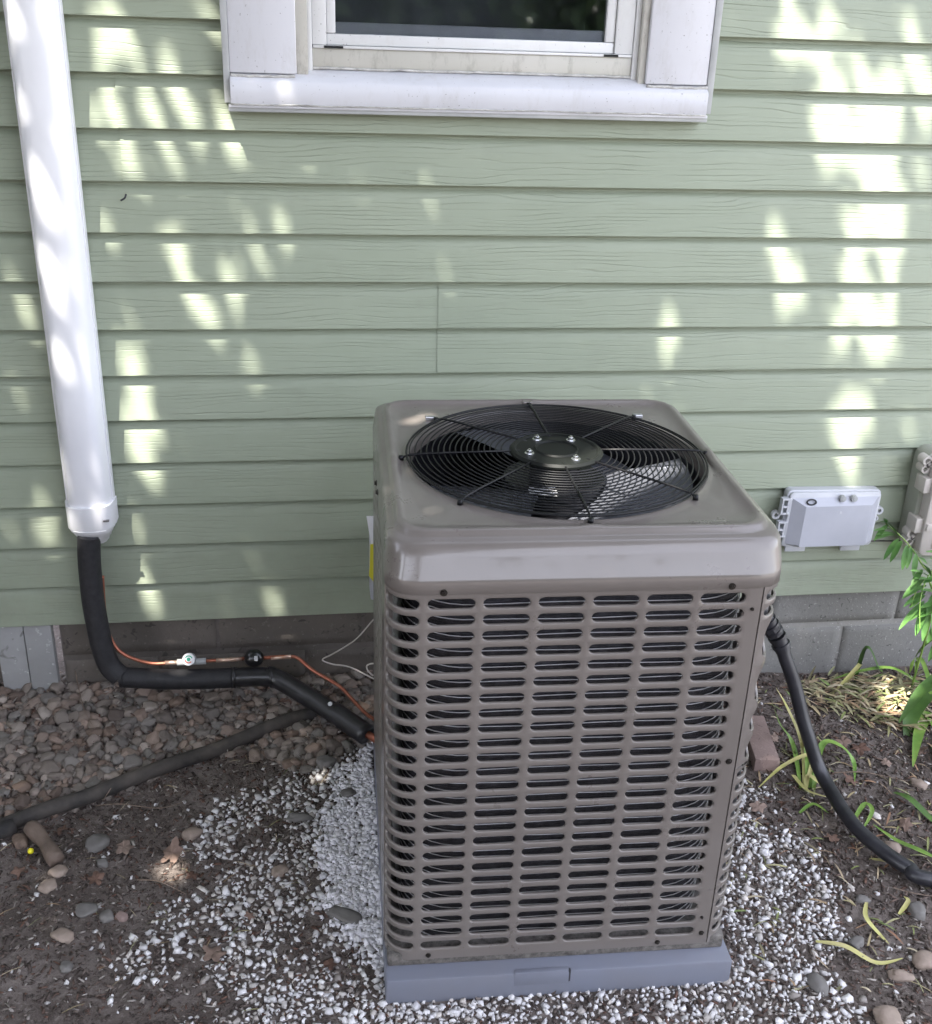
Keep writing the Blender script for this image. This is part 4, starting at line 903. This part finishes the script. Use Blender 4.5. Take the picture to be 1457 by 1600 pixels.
# leaves of the lily at the right edge
o = gz(1445, 1150); lp = empty('strap_leaf_plant', o, 0, 'broad dark green strap leaves arching at the right edge above the conduit', 'plant')
for pts, w, m_ in (([gz(1470, 1190, .02), AY(1452, 1150, -.30), AY(1430, 1185, -.38), AY(1422, 1235, -.44)], .040, 'strapdark'), ([gz(1480, 1180, .03), AY(1455, 1120, -.28), AY(1438, 1140, -.34), gz(1428, 1195, .01)], .036, 'strap'), ([gz(1500, 1230, .02), AY(1470, 1180, -.38), AY(1448, 1215, -.44), gz(1452, 1262, .01)], .045, 'strapyellow'), ([AY(1490, 1040, -.2), AY(1462, 1062, -.24), AY(1436, 1085, -.28), AY(1405, 1130, -.34)], .034, 'strapdark'),
                   ([AY(1470, 1080, -.22), AY(1445, 1090, -.25), AY(1425, 1120, -.30), AY(1416, 1165, -.36)], .050, 'strapdark'), ([AY(1470, 1075, -.22), AY(1440, 1105, -.27), AY(1420, 1175, -.36)], .020, 'strap'),
                   ([gz(1442, 1150), AY(1452, 1170, -.3), gz(1475, 1200, .03)], .05, 'strap'), ([gz(1475, 1120), AY(1440, 1030, -.06), AY(1430, 1052, -.05)], .014, 'strap'),
                   ([AY(1480, 985, -.08), AY(1450, 1005, -.07), AY(1430, 1030, -.06), AY(1422, 1052, -.05)], .018, 'strap'), ([gz(1340, 1045), AY(1355, 1012, -.03), AY(1372, 1042, -.05), AY(1380, 1050, -.06)], .018, 'strapdark'),
                   ([gz(1460, 1070), AY(1400, 1046, -.05), AY(1350, 1048, -.06), AY(1300, 1062, -.07)], .016, 'strap'), ([gz(1320, 1058), AY(1345, 1038, -.05), gz(1300, 1075)], .014, 'strapyellow')):
    lf(lp, pts, w, M[m_], off=Vector(o))
def loose(pts, w, m_, label, name='grass_blade', cat='leaf'):
    bm = bmesh.new(); c = Vector(pts[0]); blade(bm, [Vector(p)-c for p in pts], w); ob = mk(name, bm, M[m_], None, True); ob.location = c; tag(ob, label, cat)
loose([gz(1397, 1240, .01), gz(1420, 1258, .02), gz(1457, 1284, .01), gz(1490, 1310, .01)], .020, 'strapdark', 'single dark green blade pointing down right above the conduit')
loose([gz(1460, 1350, .02), gz(1430, 1335, .02), gz(1400, 1315, .012), gz(1365, 1287, .006)], .015, 'strap', 'pale green blade lying just above the conduit bend')
loose([gz(1330, 1290, .006), gz(1350, 1262, .02), gz(1362, 1275, .02), gz(1345, 1300, .004)], .012, 'strap', 'bent bright green blade crossing behind the conduit')
loose([gz(1275, 1472, .005), gz(1320, 1485, .014), gz(1370, 1505, .006), gz(1412, 1498, .006)], .013, 'strapyellow', 'long yellow dead blade on chips at the lower right')
loose([gz(1355, 1408, .006), gz(1352, 1440, .014), gz(1375, 1460, .006), gz(1390, 1475, .006)], .010, 'strapyellow', 'thin curled yellow blade above the long dead blade')
loose([gz(1405, 1430, .006), gz(1418, 1415, .014), gz(1412, 1405, .01)], .010, 'strapyellow', 'small pale curled blade near the right edge')
loose([gz(1360, 1340, .004), gz(1390, 1350, .014), gz(1418, 1362, .004)], .010, 'strapyellow', 'short yellow green blade under the conduit lower bend')
loose([gz(1250, 1270, .004), gz(1270, 1262, .014), gz(1295, 1272, .004)], .010, 'strap', 'short green blade left of the conduit on brown litter')
def deadleaf(px, py, s, rot, label, m_='deadleaf'):
    bm = bmesh.new(); lobes = 5; ring = []; sd = random.random()*9
    for i in range(30):
        a = 2*PI*i/30; r = s*(.5+.38*abs(math.cos(a*lobes/2))**1.5+.12*noise.noise(Vector((a*3, sd, 0)))); ring.append(bm.verts.new((r*math.cos(a), r*.8*math.sin(a), .30*s*noise.noise(Vector((math.cos(a)*1.6, math.sin(a)*1.6, sd)))+.12*s*math.cos(2*a))))
    mid = [bm.verts.new((v.co.x*.5, v.co.y*.5, v.co.z*.35+.05*s)) for v in ring]; c = bm.verts.new((0, 0, 0))
    for i in range(30): bm.faces.new((ring[i], ring[(i+1) % 30], mid[(i+1) % 30], mid[i])); bm.faces.new((mid[i], mid[(i+1) % 30], c))
    ob = mk('dead_leaf', bm, M[m_], None, True); p = gz(px, py, .010); ob.location = p; ob.rotation_euler = (random.gauss(0, .25), random.gauss(0, .25), rot); tag(ob, label, 'dead leaf')
for i, (a, b, s, l) in enumerate(((1318, 1155, .030, 'curled pink brown dead leaf right of the conduit on soil'), (1345, 1165, .034, 'larger crumpled dead leaf touching the curled pink brown leaf'), (1212, 1150, .022, 'tan dead leaf between the brick and the strap leaf tuft'),
        (1185, 1262, .030, 'reddish brown dead leaf against the right foot of the unit'), (335, 1495, .034, 'dark red crumpled leaf in the white chips at lower left'), (195, 1328, .032, 'dull brown dead leaf on soil right of the rounded grey stone'),
        (130, 1085, .040, 'dark wet leaf on the pebbles below the grey corner boards'), (300, 1370, .020, 'thin orange brown leaf at the left edge of the chips'), (30, 1365, .022, 'curled orange leaf on soil at the far left'),
        (515, 1510, .022, 'small brown leaf on chips near the pad corner'), (95, 1300, .024, 'light brown curled leaf beside the top of the wet stick'), (390, 1435, .014, 'small yellowish leaf fragment in the middle of left chips'),
        (150, 1378, .026, 'pale brown torn leaf on soil in the lower left'), (490, 1068, .022, 'pale leaf on pebbles behind the insulated pipe elbow'), (1225, 1255, .022, 'brown leaf on litter left of the conduit'),
        (1262, 1118, .024, 'brown leaf scrap between the straw heap and the conduit'), (1330, 1218, .026, 'dull brown leaf under the long brown twig'), (1415, 1290, .026, 'grey brown leaf above the lower bend of the conduit'), (1300, 1310, .022, 'small brown leaf left of the conduit lower bend'), (1225, 1095, .024, 'tan leaf by the top of the strap leaf tuft'), (1440, 1165, .03, 'reddish leaf beneath the dark broad leaves'), (440, 1112, .040, 'dark reddish leaf on pebbles below the pipe elbow'), (1385, 1190, .024, 'pinkish torn leaf above the lower conduit'), (270, 1335, .040, 'sunlit pale leaf litter patch left of the chips'))):
    deadleaf(a, b, s, random.random()*6, l)
def twig(P, r, label):
    bm = bmesh.new(); tube(bm, spline(P, 5), r, 6, rf=lambda t: r*(1-.5*t)); tag(mk('twig', bm, M['twig'], None, True), label, 'twig')
twig([gz(150, 1262, .01), gz(190, 1268, .02), gz(250, 1270, .012), gz(290, 1258, .008)], .0014, 'thin curved twig just below the edging pipe')
twig([gz(196, 1222, .03), gz(175, 1250, .03), gz(160, 1258, .01)], .0014, 'short twig leaning over the edging pipe')
twig([gz(122, 1082, .05), gz(130, 1118, .035), gz(138, 1140, .03), gz(152, 1160, .02)], .0016, 'pale stem standing on pebbles under the corner boards')
twig([gz(215, 1375, .006), gz(250, 1382, .012), gz(290, 1398, .005)], .0018, 'straight twig on soil at the edge of left chips')
twig([gz(1302, 1205, .006), gz(1350, 1208, .012), gz(1420, 1220, .005)], .0018, 'long brown twig on soil right of the conduit')
twig([gz(493, 1120, .03), gz(505, 1160, .02), gz(512, 1205, .01)], .0016, 'reddish twig hanging down below the pipe end')
twig([gz(1395, 1390, .008), gz(1425, 1400, .012), gz(1470, 1408, .008)], .0014, 'thin dark twig below the conduit at right')
# compound leaf plant at right
def leaflet(parent, base, d, L, W, droop=.3):
    d = Vector(d).normalized(); bm = bmesh.new(); blade(bm, [base, base+d*L*.35+Vector((0, 0, .002)), base+d*L*.7-Vector((0, 0, droop*L*.12)), base+d*L-Vector((0, 0, droop*L*.3))], W, .3, (.25, .85, 1, .7, .05), 3); mk('leaflet', bm, M['leaflet'], parent, True)
o = Vector((1.70, -.12, -.03)); fp_ = empty('compound_leaf_plant', o, 0, 'green plant with long paired leaflets in front of the right siding edge', 'plant')
def stem(pts, r):
    bm = bmesh.new(); P = spline([p-o for p in pts], 8); tube(bm, P, r, 6, rf=lambda t: r*(1-.6*t)); mk('stem', bm, M['strap'], fp_, True); return P
st1 = stem([Vector((1.66, -.12, -.03)), AY(1462, 930, -.16), AY(1440, 880, -.17), AY(1415, 845, -.18), AY(1385, 818, -.19)], .0035)
st2 = stem([AY(1462, 940, -.16), AY(1450, 905, -.20), AY(1432, 925, -.24), AY(1424, 950, -.26)], .003)
st3 = stem([AY(1490, 900, -.14), AY(1460, 890, -.2), AY(1440, 930, -.26), AY(1438, 985, -.3)], .003)
RTv, UPv = Vector(RT), Vector(UP)
for (sx, sy, ex, ey, W) in ((1388, 820, 1367, 843, .016), (1392, 822, 1376, 812, .012), (1385, 818, 1383, 808, .012), (1400, 835, 1370, 832, .014), (1405, 842, 1382, 872, .018), (1410, 845, 1392, 876, .018), (1404, 838, 1380, 806, .014),
        (1418, 852, 1411, 888, .017), (1424, 855, 1418, 886, .016), (1432, 865, 1428, 898, .016), (1400, 836, 1366, 840, .014), (1396, 828, 1366, 826, .014), (1436, 872, 1450, 880, .014),
        (1442, 890, 1425, 915, .018), (1445, 905, 1412, 930, .020), (1448, 915, 1411, 932, .018), (1447, 925, 1413, 945, .018), (1446, 930, 1422, 948, .018), (1445, 940, 1406, 980, .020), (1448, 945, 1432, 990, .022), (1450, 945, 1443, 998, .022), (1454, 940, 1458, 990, .022),
        (1455, 900, 1440, 875, .018), (1460, 910, 1430, 900, .020), (1465, 925, 1450, 960, .024), (1470, 890, 1462, 930, .03), (1475, 880, 1455, 870, .02), (1470, 930, 1438, 918, .022), (1472, 950, 1436, 962, .026), (1476, 965, 1450, 1002, .026), (1478, 900, 1444, 908, .024), (1470, 960, 1462, 1010, .024), (1450, 900, 1424, 888, .018), (1452, 948, 1420, 968, .02), (1480, 940, 1440, 946, .026), (1482, 870, 1448, 858, .022), (1480, 985, 1452, 1030, .026)):
    y = -.19 if sy < 880 else -.24; a, b = AY(sx, sy, y), AY(ex, ey, y-.02); leaflet(fp_, a-o, b-a, (b-a).length, W)
# small dark caterpillar-like twig stuck on the siding
bm = bmesh.new(); tube(bm, spline([AY(197, 303, -.004), AY(195, 309, -.007), AY(189, 313, -.005)], 4), .0022, 6); tag(mk('debris_bit', bm, M['ink'], None, True), 'tiny dark curled speck stuck on the upper left siding', 'debris')
# ------------------------------------------------------------------ overhead tree whose foliage dapples the wall
S3 = np.array(SUN); ea = np.cross(S3, (0, 0, 1.0)); ea /= np.linalg.norm(ea); eb = np.cross(ea, S3)
def ab(p): return np.array([np.dot(p, ea), np.dot(p, eb)])
GW = [(135,0,170,18),(175,0,198,18),(283,-10,303,22),(321,-10,343,24),(140,40,210,74),(145,70,175,108),(182,70,228,108),(238,60,262,85),(248,80,280,112),(290,50,316,82),(336,50,346,112),(150,132,182,160),(145,165,170,195),(182,158,198,195),
 (209,132,242,145),(222,163,252,198),(267,135,292,160),(280,155,305,198),(332,140,352,200),(162,220,190,240),(185,222,215,260),(205,245,245,282),(240,221,265,235),(258,235,295,280),(295,221,316,242),(346,222,387,234),(358,245,372,285),(412,226,428,240),(460,226,490,250),(478,225,493,258),
 (158,330,178,360),(267,343,287,360),(376,312,392,330),(382,330,402,364),(425,340,446,366),(171,382,191,395),(250,382,270,402),(280,382,300,402),(392,384,413,410),(402,405,426,441),(435,384,456,398),(272,410,298,439),(325,415,360,439),(360,406,390,439),(20,457,50,480),(35,480,62,512),(3,408,30,436),
 (193,460,210,512),(287,462,308,480),(310,468,343,512),(350,462,376,500),(418,462,435,474),(180,533,205,586),(205,533,230,586),(380,535,398,560),(388,555,412,586),(330,533,350,545),(186,604,215,655),(212,604,244,618),(215,620,240,655),(8,604,36,637),(400,604,420,612),(192,673,222,723),(222,673,252,700),(225,700,240,723),(14,675,40,696),(227,739,250,767),(55,760,90,790),
 (206,803,224,852),(214,868,234,908),(226,922,250,964),(200,957,226,966),(412,928,442,955),(52,806,86,850),(3,806,25,830),
 (660,270,678,293),(669,315,684,331),(760,388,783,432),(687,412,708,442),(1033,490,1057,514),(1030,528,1048,578),(1040,528,1062,550),(752,600,772,618),(1008,615,1026,630),
 (1225,-20,1250,57),(1218,30,1235,57),(1285,-20,1308,57),(1340,2,1357,22),(1398,5,1425,30),(1408,25,1430,60),(1218,81,1250,95),(1272,81,1298,110),(1282,105,1320,142),(1335,95,1362,142),(1387,86,1402,110),(1395,105,1420,145),(1440,88,1462,147),
 (1276,165,1375,222),(1382,167,1415,222),(1438,165,1457,222),(1283,242,1325,254),(1340,242,1362,297),(1356,242,1405,297),(1430,250,1450,280),(1318,320,1362,372),(1372,320,1405,372),(1197,345,1222,372),(1202,385,1230,410),(1220,395,1250,443),(1312,408,1330,443),(1330,385,1350,425),(1378,385,1397,443),
 (1218,461,1250,477),(1322,461,1345,508),(1352,461,1372,510),(1368,461,1398,510),(1294,487,1320,510),(1293,528,1320,548),(1353,528,1400,548),(1353,540,1376,576),(1325,607,1342,625),(1335,615,1360,641),(1300,622,1322,641),(1297,655,1335,703),(1338,655,1360,678),(1415,655,1430,680),(1318,718,1344,764)]
GD = [(10,5,35,52),(28,130,48,190),(44,240,70,300),(58,290,92,360),(60,385,88,440),(72,430,104,490),(64,505,84,560),(84,530,110,600),(80,640,112,720),(92,700,135,800),(100,800,140,850)]
GG = [(245,1345,288,1376,0),(265,1078,330,1090,.03),(485,1212,515,1224,.01),(1380,1072,1430,1110,0),(1385,1045,1400,1060,0),(590,1500,600,1512,0)]
quads = []; qm = []
FB = lambda a, b: at_z(a, b, .92)
GF = [(628,650,652,660),(652,643,672,651),(637,730,658,741)]
FBQ = [(872,758,930,806),(930,742,1000,808),(1000,740,1060,802)]
def addq(x0, y0, x1, y1, fn, shear=.22):
    if y1 < y0+22: shear = 0
    h = (y1-y0); c = [(x0-shear*h*.5, y0), (x1-shear*h*.5, y0), (x1+shear*h*.5, y1), (x0+shear*h*.5, y1)]
    quads.append(np.array([ab(fn(a, b)) for a, b in c])); qm.append(.016 if fn is FB else .009 if x0 > 1100 else .004)
for q in GW: addq(*q, lambda a, b: at_y(a, b, .004))
for q in GD: addq(*q, lambda a, b: at_y(a, b, -.068), .3)
for q in GF: addq(*q, lambda a, b: at_z(a, b, .974), 0)
for q in FBQ: addq(*q, FB, 0)
for q in GG: addq(*q[:4], lambda a, b, z=q[4]: at_z(a, b, z), 0)
def ingap(A, marg):
    out = np.zeros(len(A), bool)
    for Q, mg in zip(quads, qm):
        c = Q.mean(0); area = sum(Q[i][0]*Q[(i+1) % 4][1]-Q[(i+1) % 4][0]*Q[i][1] for i in range(4)); sg = 1 if area > 0 else -1; ins = np.ones(len(A), bool)
        for i in range(4):
            e = Q[(i+1) % 4]-Q[i]; nl = np.linalg.norm(e); 
            if nl < 1e-6: continue
            nn = np.array([-e[1], e[0]])*sg/nl; ins &= ((A-Q[i])@nn) > -(marg+mg)
        out |= ins
    return out
tree = empty('overhanging_tree', (-2.7, -3.4, 0), 0, 'broad leafy tree standing behind the camera and overhanging the wall', 'tree')
TO = np.array([-2.7, -3.4, 0])
cor = [ab(np.array(p)) for p in ((-1.5, 0, 0), (-1.5, 0, 2.3), (2.15, 0, 2.3), (2.15, 0, 0), (-1.5, -2.1, 0), (2.15, -2.1, 0))]
cor = np.array(cor); lo, hi = cor.min(0)-.25, cor.max(0)+.25
def leaves(lo, hi, pitch, L, W, depth, gap, keep=1.0):
    ga, gb = np.meshgrid(np.arange(lo[0], hi[0], pitch), np.arange(lo[1], hi[1], pitch)); A = np.column_stack([ga.ravel(), gb.ravel()]); A = A+(rng.random(A.shape)-.5)*pitch*.9
    if keep < 1: A = A[rng.random(len(A)) < keep]
    A = A[~ingap(A, gap)] if gap is not None else A
    n = len(A); base = ab(np.array([0.5, 0, 1.0])); mid = np.array([.5, 0, 1.0])-S3*depth
    Cn = mid[None]+(A[:, :1]-base[0])*ea+(A[:, 1:]-base[1])*eb-S3[None]*(rng.random((n, 1))-.5)*.45
    th = rng.random(n)*2*PI; nrm = -S3[None]+rng.normal(size=(n, 3))*.28; nrm /= np.linalg.norm(nrm, axis=1)[:, None]
    u = np.cos(th)[:, None]*ea+np.sin(th)[:, None]*eb; u -= nrm*np.sum(u*nrm, 1)[:, None]; u /= np.linalg.norm(u, axis=1)[:, None]; v = np.cross(nrm, u)
    sc = (.85+.4*rng.random(n))[:, None]
    T = [(-1, 0, 0), (-.3, -1, .12), (.45, -.8, .1), (1, 0, -.05), (.45, .8, .1), (-.3, 1, .12)]
    V = np.stack([Cn+sc*(u*a*L/2+v*b*W/2+nrm*c*W) for a, b, c in T], 1)
    return V.reshape(-1, 3)
Vs = [leaves(lo, hi, .029, .052, .032, d, .001) for d in (4.2, 4.5, 4.8, 5.1)]
m_ = 1.6
for d in (4.5, 5.1):
    for (l2, h2) in ((lo-m_, (lo[0], hi[1]+m_)), ((hi[0], lo[1]-.3), hi+.3), ((lo[0], lo[1]-m_), (hi[0], lo[1])), ((lo[0], hi[1]), (hi[0], hi[1]+m_))): Vs.append(leaves(np.array(l2), np.array(h2), .085, .12, .075, d, None, .9))
V = np.concatenate(Vs); n = len(V)//6; print('leaves', n)
idx = np.arange(n)[:, None]*6; F = np.concatenate([idx+np.array([[0, 1, 5, 0]]), idx+np.array([[1, 2, 4, 5]]), idx+np.array([[2, 3, 4, 2]])])
F4 = idx+np.array([[1, 2, 4, 5]]); F3 = np.concatenate([idx+np.array([[0, 1, 5]]), idx+np.array([[2, 3, 4]]), idx+np.array([[1, 2, 4]]), idx+np.array([[1, 4, 5]])])
cr = npmesh('crown', V-TO, F3, M['canopy'], tree); cr['kind'] = 'stuff'
bm = bmesh.new(); tube(bm, spline([Vector((0, 0, -.2)), Vector((.05, .1, 1.2)), Vector((.2, .3, 2.6)), Vector((.7, .8, 3.7))], 6), .2, 16, rf=lambda t: .22*(1-.5*t)); mk('trunk', bm, M['bark'], tree, True)
def thru(p): return not ingap(np.array([ab(p)]), .05)[0]
for ex, ey, ez in ((1.9, 1.8, 5.7), (.9, 2.2, 5.5), (3.3, 1.2, 6.0), (4.1, 2.2, 6.1), (.0, .8, 5.8), (1.2, -.2, 6.0)):
    bm = bmesh.new(); tube(bm, spline([Vector((.3, .35, 2.8)), Vector((ex*.5+.2, ey*.5+.1, 4.5)), Vector((ex, ey, ez))], 6), .05, 8, rf=lambda t: .075*(1-.85*t)); mk('limb', bm, M['bark'], tree, True)
bm = bmesh.new(); box(bm, 2.75, 9, -11, -.35, -.12, .015, .006)  # unseen pale slab, added to bounce sunlight onto the right of the wall
bslab = mk('bounce_slab', bm, M['mortar'], None); tag(bslab, 'unseen pale concrete slab added at right to bounce sunlight onto the wall', kind='structure')
# distant shrubs behind the camera (mirrored in the window glass)
def shrub(cx, cy, r, h, seed, label, grp='shrubs across the yard'):
    e = empty('garden_shrub', (cx, cy, 0), 0, label, 'shrub', grp); n = 7000; u = rng.normal(size=(n, 3)); u /= np.linalg.norm(u, axis=1)[:, None]
    rad = (rng.random(n)**.25)[:, None]; Cn = u*rad*np.array([r, r*.7, h/2])*(1+.25*rng.normal(size=(n, 1))*.4)+np.array([0, 0, h/2]); a = rng.normal(size=(n, 3)); a /= np.linalg.norm(a, axis=1)[:, None]; b = np.cross(a, rng.normal(size=(n, 3))); b /= np.linalg.norm(b, axis=1)[:, None]
    V = np.stack([Cn+a*.12, Cn+b*.07, Cn-a*.12, Cn-b*.07], 1).reshape(-1, 3); o = npmesh('foliage', V, np.arange(n*4).reshape(-1, 4), M['canopy'], e); o['kind'] = 'stuff'
    bm = bmesh.new(); cyl(bm, (0, 0, -.1), (0, 0, h*.6), .07, .04, 8); mk('stem', bm, M['bark'], e)
for i, (x, y, r, h) in enumerate(((-6, -10, 2.0, 4.0), (-3, -11, 2.0, 4.6), (0, -10.5, 1.9, 3.6), (3, -11, 2.0, 4.4), (5, -10.5, 1.8, 3.0), (1.5, -12, 2.2, 4.8))): shrub(x, y, r, h, i, 'tall leafy garden shrub across the yard behind the camera')

for i, (x, y, r, h) in enumerate(((-3.3, -.6, .8, 2.4), (-3.7, -2.0, .9, 2.4))): shrub(x, y, r, h, i, 'unseen dense evergreen shrub added at left to block sky light from the wall', 'added evergreen shrubs that darken the left side')  # unseen shrubs, added to block sky and darken the left of the wall
